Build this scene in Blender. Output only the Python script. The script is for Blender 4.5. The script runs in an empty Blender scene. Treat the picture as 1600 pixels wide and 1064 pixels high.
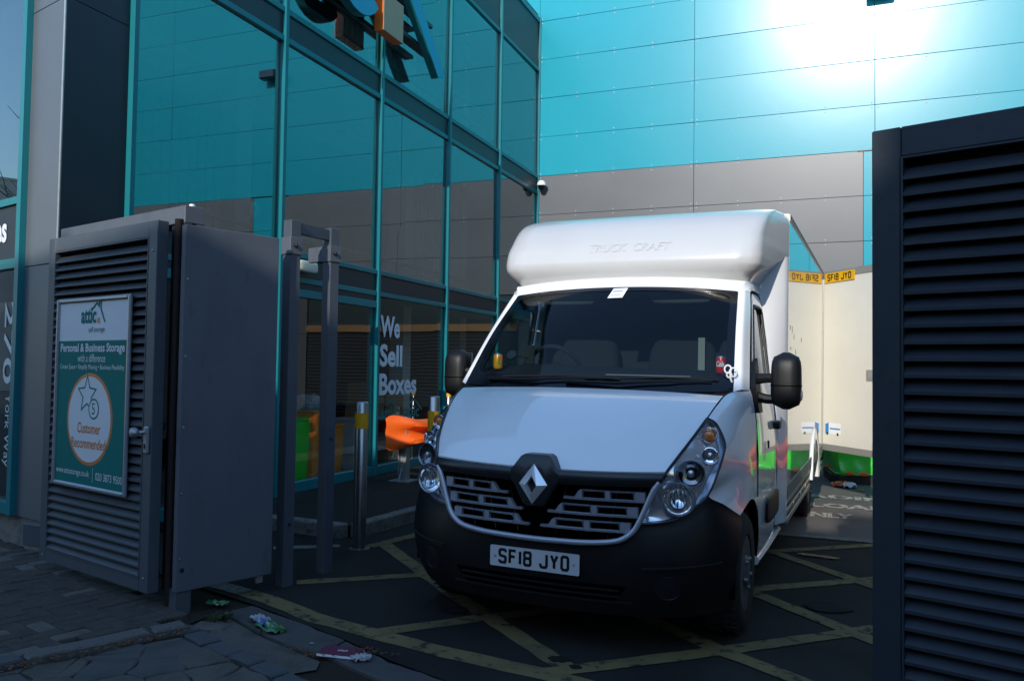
import bpy, bmesh, math, random
from mathutils import Vector, Matrix
from mathutils.bvhtree import BVHTree

random.seed(7)
R = math.radians
scn = bpy.context.scene
COL = scn.collection

# ------------------------------------------------------------------ camera
CAM_F = 1268.2 / 1600.0 * 36.0
yaw, pitch, roll = R(21.755), R(2.027), R(0.822)
Fw = Vector((-math.sin(yaw) * math.cos(pitch), math.cos(yaw) * math.cos(pitch), math.sin(pitch)))
Rh = Vector((math.cos(yaw), math.sin(yaw), 0))
Uh = Rh.cross(Fw)
Cr = Rh * math.cos(roll) + Uh * math.sin(roll)
Cu = Uh * math.cos(roll) - Rh * math.sin(roll)
cd = bpy.data.cameras.new('camera')
cam = bpy.data.objects.new('camera', cd)
COL.objects.link(cam)
cam.matrix_world = Matrix(((Cr.x, Cu.x, -Fw.x, 0), (Cr.y, Cu.y, -Fw.y, 0), (Cr.z, Cu.z, -Fw.z, 1.5), (0, 0, 0, 1)))
cd.lens = CAM_F
cd.sensor_width = 36.0
cd.clip_start = 0.05
cd.clip_end = 2000
scn.camera = cam

# ------------------------------------------------------------------ sky, sun, exposure
SUN_EL, SUN_X = R(23.2), R(1.2)
world = bpy.data.worlds.new('World')
scn.world = world
world.use_nodes = True
wn = world.node_tree.nodes
wn.clear()
sky_tex = wn.new('ShaderNodeTexSky')
sky_tex.sky_type = 'NISHITA'
sky_tex.sun_disc = False
sky_tex.sun_elevation = SUN_EL
sky_tex.sun_rotation = math.pi - SUN_X
sky_tex.altitude = 30
sky_tex.air_density = 1.5
sky_tex.dust_density = 0.3
sky_tex.ozone_density = 5.4
bg = wn.new('ShaderNodeBackground')
bg.inputs['Strength'].default_value = 0.15
wo = wn.new('ShaderNodeOutputWorld')
world.node_tree.links.new(sky_tex.outputs[0], bg.inputs[0])
world.node_tree.links.new(bg.outputs[0], wo.inputs[0])

sl = bpy.data.lights.new('sun', 'SUN')
sl.energy = 2.0
sl.angle = R(0.53)
sl.color = (1.0, 0.94, 0.85)
sun = bpy.data.objects.new('sun', sl)
COL.objects.link(sun)
sdir = Vector((math.sin(SUN_X) * math.cos(SUN_EL), -math.cos(SUN_X) * math.cos(SUN_EL), math.sin(SUN_EL)))
sun.rotation_euler = sdir.to_track_quat('Z', 'Y').to_euler()
sun.location = (0, -5, 20)

vs = scn.view_settings
vs.view_transform = 'Standard'
vs.look = 'None'
vs.exposure = 0.98
vs.gamma = 1.0
vs.use_curve_mapping = False

# ------------------------------------------------------------------ materials
MAT = {}


def _n(nt, typ, **kw):
    n = nt.nodes.new(typ)
    for k, v in kw.items():
        if k in n.inputs:
            n.inputs[k].default_value = v
        else:
            setattr(n, k, v)
    return n


def pmat(name, base, rough=0.5, metal=0.0, spec=0.5, coat=0.0, coat_rough=0.05, var=None, var2=None, bump=None,
         rvar=None, bump2=None, stretch=None):
    """Principled material. var = (scale, colour, amount[, detail]) blends noise blotches of another colour in."""
    m = bpy.data.materials.new(name)
    m.use_nodes = True
    nt = m.node_tree
    b = nt.nodes['Principled BSDF']
    b.inputs['Roughness'].default_value = rough
    b.inputs['Metallic'].default_value = metal
    b.inputs['Specular IOR Level'].default_value = spec
    b.inputs['Coat Weight'].default_value = coat
    b.inputs['Coat Roughness'].default_value = coat_rough
    L = nt.links.new
    tc = nt.nodes.new('ShaderNodeTexCoord')
    oi = nt.nodes.new('ShaderNodeObjectInfo')
    mp = nt.nodes.new('ShaderNodeMapping')
    if stretch:
        mp.inputs['Scale'].default_value = stretch
    add = nt.nodes.new('ShaderNodeVectorMath')
    add.operation = 'MULTIPLY_ADD'
    add.inputs[1].default_value = (37.0, 23.0, 11.0)
    L(oi.outputs['Random'], add.inputs[0])
    L(tc.outputs['Object'], mp.inputs['Vector'])
    L(mp.outputs[0], add.inputs[2])
    vec = add.outputs[0]
    col = None
    for v in (var, var2):
        if not v:
            continue
        sc, c2, amt = v[:3]
        det = v[3] if len(v) > 3 else 5
        lo, hi = (v[4], v[5]) if len(v) > 5 else (0.45, 0.7)
        nz = _n(nt, 'ShaderNodeTexNoise', Scale=sc, Detail=det, Roughness=0.6)
        L(vec, nz.inputs['Vector'])
        mr = nt.nodes.new('ShaderNodeMapRange')
        mr.inputs['From Min'].default_value = lo
        mr.inputs['From Max'].default_value = hi
        mr.inputs['To Max'].default_value = amt
        L(nz.outputs['Fac'], mr.inputs['Value'])
        mx = nt.nodes.new('ShaderNodeMix')
        mx.data_type = 'RGBA'
        if col is None:
            mx.inputs[6].default_value = (*base, 1)
        else:
            L(col, mx.inputs[6])
        mx.inputs[7].default_value = (*c2, 1)
        L(mr.outputs[0], mx.inputs[0])
        col = mx.outputs[2]
    if col is None:
        b.inputs['Base Color'].default_value = (*base, 1)
    else:
        L(col, b.inputs['Base Color'])
    if rvar:
        nz = _n(nt, 'ShaderNodeTexNoise', Scale=rvar[0], Detail=4)
        L(vec, nz.inputs['Vector'])
        mr = nt.nodes.new('ShaderNodeMapRange')
        mr.inputs['From Min'].default_value = 0.35
        mr.inputs['From Max'].default_value = 0.7
        mr.inputs['To Min'].default_value = rvar[1]
        mr.inputs['To Max'].default_value = rvar[2]
        L(nz.outputs['Fac'], mr.inputs['Value'])
        L(mr.outputs[0], b.inputs['Roughness'])
    last = None
    for bp in (bump, bump2):
        if not bp:
            continue
        nz = _n(nt, 'ShaderNodeTexNoise', Scale=bp[0], Detail=bp[2] if len(bp) > 2 else 4)
        L(vec, nz.inputs['Vector'])
        bn = nt.nodes.new('ShaderNodeBump')
        bn.inputs['Strength'].default_value = bp[1]
        bn.inputs['Distance'].default_value = bp[3] if len(bp) > 3 else 0.01
        L(nz.outputs['Fac'], bn.inputs['Height'])
        if last:
            L(last, bn.inputs['Normal'])
        last = bn.outputs[0]
    if last:
        L(last, b.inputs['Normal'])
    MAT[name] = m
    return m


def glassmat(name, tint, ior, refl=1.0, bump=None, rough=0.0, gcol=(1, 1, 1)):
    """Thin sheet of glass: tinted see-through plus a Fresnel mirror coat."""
    m = bpy.data.materials.new(name)
    m.use_nodes = True
    nt = m.node_tree
    nt.nodes.clear()
    L = nt.links.new
    o = nt.nodes.new('ShaderNodeOutputMaterial')
    tr = nt.nodes.new('ShaderNodeBsdfTransparent')
    tr.inputs[0].default_value = (*tint, 1)
    gl = nt.nodes.new('ShaderNodeBsdfGlossy')
    gl.inputs['Roughness'].default_value = rough
    gl.inputs['Color'].default_value = (*gcol, 1)
    lw = nt.nodes.new('ShaderNodeLayerWeight')     # same from both sides of the sheet
    r0 = ((ior - 1) / (ior + 1)) ** 2
    lw.inputs['Blend'].default_value = 0.5
    pw = _n(nt, 'ShaderNodeMath', operation='POWER')
    L(lw.outputs['Facing'], pw.inputs[0])
    pw.inputs[1].default_value = 5.0
    mr = nt.nodes.new('ShaderNodeMapRange')
    mr.inputs['To Min'].default_value = min(1, r0 * refl)
    mr.inputs['To Max'].default_value = 0.95
    L(pw.outputs[0], mr.inputs['Value'])
    mx = nt.nodes.new('ShaderNodeMixShader')
    L(mr.outputs[0], mx.inputs[0])
    L(tr.outputs[0], mx.inputs[1])
    L(gl.outputs[0], mx.inputs[2])
    if bump:
        tc = nt.nodes.new('ShaderNodeTexCoord')
        nz = _n(nt, 'ShaderNodeTexNoise', Scale=bump[0], Detail=1)
        L(tc.outputs['Object'], nz.inputs['Vector'])
        bn = nt.nodes.new('ShaderNodeBump')
        bn.inputs['Strength'].default_value = bump[1]
        bn.inputs['Distance'].default_value = 0.01
        L(nz.outputs['Fac'], bn.inputs['Height'])
        L(bn.outputs[0], gl.inputs['Normal'])
    L(mx.outputs[0], o.inputs[0])
    MAT[name] = m
    return m


# building
pmat('teal_panel', (0.0134, 0.2982, 0.3864), 0.23, 0.0, 0.26, var=(0.9, (0.0151, 0.3150, 0.4074), 0.6), bump=(0.9, 0.05, 3, 0.02))
pmat('grey_panel', (0.1260, 0.1327, 0.1411), 0.30, 0.0, 0.35, var=(0.8, (0.1512, 0.1554, 0.1638), 0.6), bump=(0.8, 0.03, 2, 0.02))
pmat('panel_backing', (0.03, 0.05, 0.055), 0.8)
pmat('rivet_steel', (0.28, 0.33, 0.35), 0.4, 0.4)
pmat('teal_frame', (0.0112, 0.1840, 0.2080), 0.30, 0.0, 0.4, var=(3.0, (0.0096, 0.1600, 0.1800), 0.5))
pmat('spandrel', (0.0196, 0.0266, 0.0385), 0.4, 0.2, 0.5, var=(1.5, (0.0238, 0.0315, 0.0441), 0.5))
pmat('column_panel', (0.1403, 0.1543, 0.1730), 0.42, 0.3, 0.5, var=(2.0, (0.1590, 0.1730, 0.1870), 0.6))
glassmat('facade_glass', (0.28, 0.42, 0.44), 2.25, 1.9, bump=(0.5, 0.10), gcol=(0.86, 0.97, 1.0))
glassmat('ground_glass', (0.80, 0.85, 0.83), 1.9, 1.3, bump=(0.35, 0.05), gcol=(0.9, 0.97, 1.0))
pmat('interior_wall', (0.3060, 0.3145, 0.3060), 0.8)
pmat('interior_white', (0.5270, 0.5355, 0.5270), 0.6)
pmat('interior_floor', (0.09, 0.09, 0.09), 0.5)
pmat('interior_dark', (0.03, 0.035, 0.04), 0.8)
pmat('plinth_stone', (0.1840, 0.1680, 0.1480), 0.9, var=(14, (0.0800, 0.0760, 0.0680), 0.8), bump=(60, 0.5))
pmat('vinyl_white', (0.74, 0.77, 0.82), 0.5)
pmat('vinyl_teal', (0.01, 0.16, 0.17), 0.5)
pmat('sign_blue', (0.01, 0.34, 0.50), 0.45)
pmat('sign_orange', (0.75, 0.16, 0.02), 0.45)
pmat('sign_beige', (0.3780, 0.2520, 0.1530), 0.4, 0.2)
# gates
pmat('gate_grey', (0.0701, 0.0825, 0.1031), 0.45, 0.1, 0.35, var=(6, (0.0825, 0.0932, 0.1139), 0.7), var2=(40, (0.1650, 0.1650, 0.1650), 0.25, 6, 0.62, 0.75),
     bump=(120, 0.06))
pmat('gate_panel', (0.1033, 0.1155, 0.1383), 0.5, 0.1, 0.35, var=(5, (0.0857, 0.0945, 0.1120), 0.8, 6), var2=(14, (0.0525, 0.0507, 0.0490), 0.5, 7, 0.60, 0.74), bump=(140, 0.05), bump2=(2.5, 0.15, 2, 0.02), stretch=(1, 1, 0.35))
pmat('gate_slat', (0.0539, 0.0634, 0.0776), 0.5, 0.1, 0.35, var=(9, (0.0444, 0.0499, 0.0586), 0.8, 6), var2=(60, (0.2534, 0.2534, 0.2455), 0.4, 6, 0.70, 0.78))
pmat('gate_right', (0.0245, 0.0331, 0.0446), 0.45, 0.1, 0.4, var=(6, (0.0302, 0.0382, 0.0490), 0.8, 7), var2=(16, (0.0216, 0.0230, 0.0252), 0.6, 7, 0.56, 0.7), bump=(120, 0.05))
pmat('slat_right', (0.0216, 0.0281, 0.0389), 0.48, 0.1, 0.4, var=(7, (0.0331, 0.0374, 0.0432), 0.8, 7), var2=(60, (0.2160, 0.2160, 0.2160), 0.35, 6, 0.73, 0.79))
pmat('black_gap', (0.006, 0.006, 0.008), 0.9)
pmat('rust', (0.014, 0.006, 0.0045), 0.8, 0.2, var=(30, (0.015, 0.007, 0.005), 0.8), bump=(80, 0.4))
pmat('steel_bolt', (0.30, 0.30, 0.31), 0.35, 0.9)
pmat('bolt_black', (0.02, 0.02, 0.022), 0.35, 0.3)
pmat('silver_frame', (0.34, 0.36, 0.40), 0.35, 0.6)
pmat('poster_white', (0.6389, 0.6486, 0.6679), 0.55, spec=0.3, bump=(5, 0.3, 3, 0.02))
pmat('poster_teal', (0.0000, 0.1530, 0.1360), 0.55, spec=0.12, bump=(5, 0.3, 3, 0.02))
pmat('poster_orange', (0.55, 0.17, 0.04), 0.4)
pmat('poster_pale', (0.58, 0.66, 0.67), 0.4)
# street furniture
pmat('stainless', (0.36, 0.36, 0.36), 0.28, 0.95, var=(4, (0.28, 0.28, 0.28), 0.5), stretch=(1, 1, 0.1), bump=(60, 0.08))
pmat('yellow_band', (0.80, 0.38, 0.004), 0.45, var=(15, (0.5, 0.27, 0.02), 0.6))
pmat('orange_paint', (0.93, 0.13, 0.008), 0.45, var=(10, (0.85, 0.16, 0.03), 0.6), var2=(35, (0.5, 0.11, 0.03), 0.35, 6, 0.62, 0.75), coat=0.2)
pmat('galvanised', (0.38, 0.39, 0.40), 0.45, 0.7, var=(25, (0.28, 0.29, 0.30), 0.8), bump=(40, 0.1))
# ground
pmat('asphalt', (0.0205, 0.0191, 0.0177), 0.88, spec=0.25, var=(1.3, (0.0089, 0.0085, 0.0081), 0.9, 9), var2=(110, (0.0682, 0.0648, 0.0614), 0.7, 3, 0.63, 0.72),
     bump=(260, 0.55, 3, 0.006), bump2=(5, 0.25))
pmat('asphalt_road', (0.050, 0.050, 0.052), 0.9, spec=0.3, var=(2, (0.036, 0.036, 0.038), 0.8), var2=(120, (0.14, 0.14, 0.14), 0.6, 3, 0.62, 0.72), bump=(220, 0.6))
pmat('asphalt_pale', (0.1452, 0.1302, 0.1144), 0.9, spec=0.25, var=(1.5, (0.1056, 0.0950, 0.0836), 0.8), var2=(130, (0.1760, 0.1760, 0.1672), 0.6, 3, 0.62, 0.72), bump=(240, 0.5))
pmat('yellow_line', (0.1776, 0.1350, 0.0586), 0.85, spec=0.25, var=(3, (0.0977, 0.0799, 0.0444), 0.9, 6), var2=(13, (0.0266, 0.0248, 0.0222), 0.9, 10, 0.54, 0.63), bump=(200, 0.4))
pmat('white_line', (0.2080, 0.1920, 0.1680), 0.85, spec=0.3, var=(6, (0.1120, 0.1040, 0.0960), 0.8), var2=(30, (0.0560, 0.0560, 0.0528), 0.95, 7, 0.52, 0.64), bump=(200, 0.4))
pmat('worn_letter', (0.50, 0.47, 0.41), 0.85, spec=0.3, var=(9, (0.20, 0.19, 0.17), 0.8), var2=(26, (0.085, 0.083, 0.078), 0.95, 7, 0.47, 0.62), bump=(200, 0.4))
pmat('paver', (0.0655, 0.0578, 0.0508), 0.9, spec=0.2, var=(9, (0.0385, 0.0347, 0.0308), 0.8), var2=(90, (0.1694, 0.1617, 0.1540), 0.55, 4, 0.6, 0.7), bump=(120, 0.5))
pmat('paver_pale', (0.1125, 0.0990, 0.0863), 0.9, spec=0.3, var=(9, (0.0562, 0.0525, 0.0488), 0.8), var2=(90, (0.1950, 0.1875, 0.1725), 0.5, 4, 0.6, 0.7), bump=(120, 0.5))
pmat('granite', (0.1080, 0.0994, 0.0900), 0.85, spec=0.4, var=(60, (0.0468, 0.0468, 0.0490), 0.8), var2=(160, (0.1440, 0.1404, 0.1368), 0.6, 3, 0.6, 0.7), bump=(90, 0.6))
pmat('granite_blue', (0.0612, 0.0612, 0.0648), 0.85, spec=0.4, var=(60, (0.0576, 0.0612, 0.0720), 0.8), var2=(160, (0.1728, 0.1728, 0.1800), 0.5, 3, 0.6, 0.7), bump=(90, 0.6))
pmat('concrete', (0.0911, 0.0792, 0.0673), 0.92, spec=0.3, var=(5, (0.0554, 0.0475, 0.0396), 0.85, 7), var2=(110, (0.1980, 0.1901, 0.1742), 0.5, 4, 0.6, 0.7), bump=(70, 0.6))
pmat('concrete_smooth', (0.0720, 0.0684, 0.0634), 0.85, spec=0.3, var=(4, (0.0403, 0.0418, 0.0432), 0.8), bump=(60, 0.3))
pmat('oil_stain', (0.010, 0.0095, 0.009), 0.9, spec=0.2, var=(9, (0.018, 0.017, 0.016), 1.0, 6, 0.40, 0.60))
pmat('dirt', (0.0324, 0.0266, 0.0209), 1.0, spec=0.1, var=(40, (0.0432, 0.0324, 0.0230), 0.8), bump=(80, 0.8))
pmat('leaf_brown', (0.12, 0.05, 0.02), 0.9)
pmat('weed', (0.035, 0.06, 0.015), 0.7)
# van
pmat('van_white', (0.86, 0.86, 0.86), 0.30, 0, 0.5, coat=1.0, coat_rough=0.03, var=(2.5, (0.83, 0.83, 0.825), 0.6))
MAT['van_white'].node_tree.nodes['Principled BSDF'].inputs['Coat IOR'].default_value = 1.8
pmat('van_luton', (0.5544, 0.5544, 0.5460), 0.25, 0, 0.5, coat=0.6, coat_rough=0.06, var=(2.0, (0.5040, 0.4998, 0.4788), 0.5, 5, 0.5, 0.75), bump=(2.2, 0.05))
pmat('box_panel', (0.7509, 0.7311, 0.6521), 0.10, 0, 0.6, coat=1.0, coat_rough=0.015, var=(1.5, (0.6916, 0.6718, 0.5928), 0.5), bump=(0.9, 0.015, 2, 0.01))
pmat('door_panel', (0.7311, 0.7114, 0.6323), 0.25, 0, 0.5, coat=0.4, var=(1.5, (0.6718, 0.6521, 0.5730), 0.6), bump=(1.2, 0.04))
pmat('black_plastic', (0.0063, 0.0066, 0.0077), 0.45, spec=0.34, var=(20, (0.0084, 0.0087, 0.0098), 0.6), bump=(300, 0.12))
pmat('black_satin', (0.014, 0.015, 0.018), 0.33, spec=0.5)
pmat('black_frit', (0.004, 0.005, 0.008), 0.12, spec=0.5)
pmat('void', (0.002, 0.002, 0.002), 1.0, spec=0.0)
pmat('satin_silver', (0.33, 0.35, 0.40), 0.35, 0.85)
pmat('dark_silver', (0.40, 0.42, 0.48), 0.34, 0.45)
pmat('lamp_inner', (0.78, 0.80, 0.84), 0.16, 0.75, coat=0.5)
pmat('chrome', (0.85, 0.86, 0.88), 0.06, 1.0)
pmat('emblem_chrome', (0.86, 0.87, 0.90), 0.28, 0.55)
pmat('dark_chrome', (0.22, 0.23, 0.25), 0.12, 1.0)
pmat('amber', (0.75, 0.20, 0.02), 0.15, coat=0.8)
glassmat('lamp_lens', (0.93, 0.95, 0.97), 1.5, 1.4)
glassmat('windscreen_glass', (0.60, 0.72, 0.74), 1.5, 0.95)
glassmat('side_glass', (0.45, 0.52, 0.50), 1.55, 2.0)
pmat('bulb_glass', (0.55, 0.57, 0.6), 0.08, 0.7)
pmat('rubber', (0.014, 0.014, 0.015), 0.8, var=(20, (0.022, 0.021, 0.02), 0.7), bump=(60, 0.2))
pmat('rim_steel', (0.16, 0.16, 0.17), 0.45, 0.6, var=(15, (0.08, 0.065, 0.055), 0.7))
pmat('plate_white', (0.5100, 0.5100, 0.5270), 0.3, var=(12, (0.5270, 0.5270, 0.5270), 0.4))
pmat('plate_yellow', (0.80, 0.42, 0.0), 0.3)
pmat('plate_black', (0.006, 0.006, 0.008), 0.4)
pmat('cab_trim', (0.0088, 0.0096, 0.0112), 0.75, spec=0.3, var=(8, (0.0120, 0.0120, 0.0136), 0.6))
pmat('cab_pale', (0.20, 0.20, 0.185), 0.8)
pmat('seat_cloth', (0.007, 0.008, 0.011), 0.95, bump=(120, 0.3))
pmat('alloy', (0.50, 0.49, 0.46), 0.4, 0.7, var=(12, (0.38, 0.36, 0.32), 0.7))
pmat('seal_grey', (0.24, 0.24, 0.22), 0.6)
pmat('sticker_blue', (0.03, 0.22, 0.55), 0.4)
pmat('can_orange', (0.90, 0.32, 0.01), 0.3, 0.2, coat=0.5)
pmat('can_red', (0.60, 0.012, 0.012), 0.3, 0.2, coat=0.5)
pmat('can_green', (0.05, 0.28, 0.06), 0.4)
pmat('paper', (0.80, 0.81, 0.84), 0.8)
pmat('paper_blue', (0.08, 0.12, 0.45), 0.8)
pmat('toy_white', (0.75, 0.75, 0.76), 0.3)
# rest
pmat('tarp_green', (0.04, 0.62, 0.03), 0.35, var=(5, (0.02, 0.48, 0.02), 0.6), bump=(5, 0.5, 4, 0.03), coat=0.3)
pmat('tarp_dark', (0.02, 0.02, 0.02), 0.7, bump=(30, 0.6))
pmat('tarp_orange', (0.85, 0.16, 0.02), 0.6)
pmat('bag_green', (0.03, 0.72, 0.02), 0.5, bump=(7, 0.4))
pmat('bag_orange', (0.98, 0.28, 0.04), 0.5, bump=(7, 0.4))
pmat('clear_film', (0.25, 0.26, 0.26), 0.25, bump=(12, 0.8, 4, 0.03))
pmat('cardboard', (0.33, 0.19, 0.09), 0.85, var=(6, (0.27, 0.15, 0.07), 0.6))
pmat('wrap_green', (0.0160, 0.1200, 0.0280), 0.3, var=(40, (0.1200, 0.2240, 0.1360), 0.7), coat=0.5)
pmat('wrap_blue', (0.03, 0.10, 0.35), 0.35, coat=0.5)
pmat('wrap_white', (0.3230, 0.3315, 0.3570), 0.5, bump=(60, 0.5))
pmat('wrap_red', (0.60, 0.03, 0.02), 0.4, var=(18, (0.75, 0.35, 0.02), 0.9, 2, 0.5, 0.56))
pmat('booklet', (0.12, 0.012, 0.045), 0.5)
pmat('lamp_cream', (0.62, 0.62, 0.50), 0.35, coat=0.4)
pmat('cctv_white', (0.75, 0.75, 0.75), 0.35)
pmat('brick_far', (0.22, 0.12, 0.085), 0.9, var=(2, (0.16, 0.09, 0.07), 0.7), var2=(30, (0.30, 0.22, 0.17), 0.5))
pmat('render_far', (0.45, 0.44, 0.42), 0.9, var=(1, (0.38, 0.37, 0.36), 0.6))
pmat('slate', (0.06, 0.065, 0.075), 0.7)
pmat('far_glass', (0.03, 0.04, 0.05), 0.06, spec=0.8)
pmat('bark', (0.06, 0.05, 0.04), 0.9)
pmat('white_trim', (0.7, 0.7, 0.68), 0.6)

# ------------------------------------------------------------------ mesh helpers
WM = {}      # object name -> its world matrix as built


class MB:
    def __init__(self):
        self.v = []
        self.f = []

    def add(self, vs, fs, M=None):
        o = len(self.v)
        for p in vs:
            p = Vector(p)
            self.v.append(M @ p if M else p)
        for f in fs:
            self.f.append([i + o for i in f])
        return self

    def box(self, c, s, M=None, bev=0.0):
        hx, hy, hz = s[0] / 2, s[1] / 2, s[2] / 2
        if bev <= 0:
            vs = [(c[0] + x * hx, c[1] + y * hy, c[2] + z * hz) for x in (-1, 1) for y in (-1, 1) for z in (-1, 1)]
            fs = [(0, 1, 3, 2), (4, 6, 7, 5), (0, 4, 5, 1), (2, 3, 7, 6), (0, 2, 6, 4), (1, 5, 7, 3)]
            return self.add(vs, fs, M)
        bm = bmesh.new()
        bmesh.ops.create_cube(bm, size=1)
        for v in bm.verts:
            v.co = Vector((v.co.x * s[0], v.co.y * s[1], v.co.z * s[2])) + Vector(c)
        bmesh.ops.bevel(bm, geom=list(bm.edges), offset=min(bev, min(s) * 0.45), segments=1, affect='EDGES')
        bm.verts.index_update()
        vs = [v.co.copy() for v in bm.verts]
        fs = [[v.index for v in f.verts] for f in bm.faces]
        bm.free()
        return self.add(vs, fs, M)

    def box2(self, a, b, M=None, bev=0.0):
        c = [(a[i] + b[i]) / 2 for i in range(3)]
        s = [abs(b[i] - a[i]) for i in range(3)]
        return self.box(c, s, M, bev)

    def prism(self, poly, d0, d1, fn):
        """poly: 2D points; fn(a, b, d) -> 3D."""
        n = len(poly)
        vs = [fn(a, b, d0) for a, b in poly] + [fn(a, b, d1) for a, b in poly]
        fs = [list(range(n - 1, -1, -1)), list(range(n, 2 * n))]
        for i in range(n):
            j = (i + 1) % n
            fs.append([i, j, n + j, n + i])
        return self.add(vs, fs)

    def tube(self, pts, r, n=8, closed=False, M=None, cap=True):
        pts = [Vector(p) for p in pts]
        m = len(pts)
        rs = r if isinstance(r, (list, tuple)) else [r] * m
        t0 = (pts[1] - pts[0]).normalized()
        up = Vector((0, 0, 1)) if abs(t0.z) < 0.9 else Vector((1, 0, 0))
        nrm = (up - t0 * up.dot(t0)).normalized()
        vs, fs = [], []
        for i, p in enumerate(pts):
            if closed:
                t = (pts[(i + 1) % m] - pts[i - 1]).normalized()
            else:
                t = (pts[min(i + 1, m - 1)] - pts[max(i - 1, 0)]).normalized()
            nrm = (nrm - t * nrm.dot(t)).normalized()
            b = t.cross(nrm)
            for k in range(n):
                a = 2 * math.pi * k / n
                vs.append(p + (nrm * math.cos(a) + b * math.sin(a)) * rs[i])
        for i in range(m if closed else m - 1):
            i2 = (i + 1) % m
            for k in range(n):
                k2 = (k + 1) % n
                fs.append([i * n + k, i * n + k2, i2 * n + k2, i2 * n + k])
        if cap and not closed:
            fs.append(list(range(n - 1, -1, -1)))
            fs.append([(m - 1) * n + k for k in range(n)])
        return self.add(vs, fs, M)

    def lathe(self, prof, n=24, M=None, cap=True):
        vs, fs = [], []
        m = len(prof)
        for r, z in prof:
            for k in range(n):
                a = 2 * math.pi * k / n
                vs.append((r * math.cos(a), r * math.sin(a), z))
        for i in range(m - 1):
            for k in range(n):
                k2 = (k + 1) % n
                fs.append([i * n + k, i * n + k2, (i + 1) * n + k2, (i + 1) * n + k])
        if cap and prof[0][0] > 1e-6:
            fs.append(list(range(n - 1, -1, -1)))
        if cap and prof[-1][0] > 1e-6:
            fs.append([(m - 1) * n + k for k in range(n)])
        return self.add(vs, fs, M)

    def grid(self, rows, M=None, flip=False):
        nr, nc = len(rows), len(rows[0])
        vs = [p for r in rows for p in r]
        fs = []
        for i in range(nr - 1):
            for j in range(nc - 1):
                q = [i * nc + j, i * nc + j + 1, (i + 1) * nc + j + 1, (i + 1) * nc + j]
                fs.append(q[::-1] if flip else q)
        return self.add(vs, fs, M)

    def ribbon(self, pts, w, fn, closed=False):
        """flat strip of width w along 2D polyline, fn(a,b)->3D"""
        m = len(pts)
        P = [Vector((p[0], p[1])) for p in pts]
        Lf, Rt = [], []
        for i in range(m):
            if closed:
                a, b = P[i] - P[i - 1], P[(i + 1) % m] - P[i]
            else:
                a = P[i] - P[i - 1] if i else P[1] - P[0]
                b = P[i + 1] - P[i] if i < m - 1 else a
            a = a.normalized()
            b = b.normalized()
            na, nb = Vector((-a.y, a.x)), Vector((-b.y, b.x))
            n = (na + nb)
            n = n.normalized() if n.length > 1e-6 else na
            k = 1 / max(0.45, n.dot(na))
            Lf.append(P[i] + n * (w / 2 * k))
            Rt.append(P[i] - n * (w / 2 * k))
        vs = [fn(p.x, p.y) for p in Lf] + [fn(p.x, p.y) for p in Rt]
        fs = []
        for i in range(m if closed else m - 1):
            j = (i + 1) % m
            fs.append([i, m + i, m + j, j])
        return self.add(vs, fs)

    def mirror(self):
        """append the copy mirrored across x = 0"""
        o = len(self.v)
        self.v += [Vector((-p.x, p.y, p.z)) for p in self.v[:o]]
        self.f += [[i + o for i in f][::-1] for f in list(self.f)]
        return self

    def mirrored(self):
        m = MB()
        m.v = [Vector((-p.x, p.y, p.z)) for p in self.v]
        m.f = [f[::-1] for f in self.f]
        return m

    def mesh(self, name, mat, smooth=False, ang=38):
        me = bpy.data.meshes.new(name)
        me.from_pydata([tuple(p) for p in self.v], [], self.f)
        me.validate()
        if smooth:
            me.polygons.foreach_set('use_smooth', [True] * len(me.polygons))
            me.set_sharp_from_angle(angle=R(ang))
        me.materials.append(MAT[mat])
        me.update()
        return me

    def build(self, name, mat, parent=None, smooth=False, world=True, ang=38, recalc=True):
        vs = self.v
        if parent is not None and world:
            Mi = WM[parent.name].inverted()
            self.v = [Mi @ p for p in vs]
        me = self.mesh(name, mat, smooth, ang)
        self.v = vs
        if recalc:
            bm = bmesh.new()
            bm.from_mesh(me)
            bmesh.ops.recalc_face_normals(bm, faces=bm.faces)
            bm.to_mesh(me)
            bm.free()
        o = bpy.data.objects.new(name, me)
        COL.objects.link(o)
        if parent is not None:
            o.parent = parent
            WM[o.name] = WM[parent.name]
        else:
            WM[o.name] = Matrix.Identity(4)
        return o

    def bvh(self):
        return BVHTree.FromPolygons([tuple(p) for p in self.v], self.f)


def tag(o, label=None, cat=None, group=None, kind=None):
    if label:
        o['label'] = label
    if cat:
        o['category'] = cat
    if group:
        o['group'] = group
    if kind:
        o['kind'] = kind
    return o


def thing(name, label, cat, loc=(0, 0, 0), rot=(0, 0, 0), group=None):
    o = bpy.data.objects.new(name, None)
    o.empty_display_size = 0.2
    o.location = loc
    o.rotation_euler = rot
    COL.objects.link(o)
    from mathutils import Euler
    WM[o.name] = Matrix.Translation(loc) @ Euler(rot).to_matrix().to_4x4()
    return tag(o, label, cat, group)


def solo(o, loc):
    """move a top-level single mesh so that its origin sits at loc (vertices were in world space)"""
    T = Matrix.Translation(-Vector(loc))
    o.data.transform(T)
    o.location = loc
    WM[o.name] = Matrix.Translation(loc)
    return o


def inst(name, me, parent, loc, rot=(0, 0, 0), scale=(1, 1, 1)):
    """one more piece that shares mesh data, placed in its parent's space"""
    o = bpy.data.objects.new(name, me)
    COL.objects.link(o)
    o.parent = parent
    o.location = loc
    o.rotation_euler = rot
    o.scale = scale
    WM[o.name] = WM[parent.name]
    return o


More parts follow.
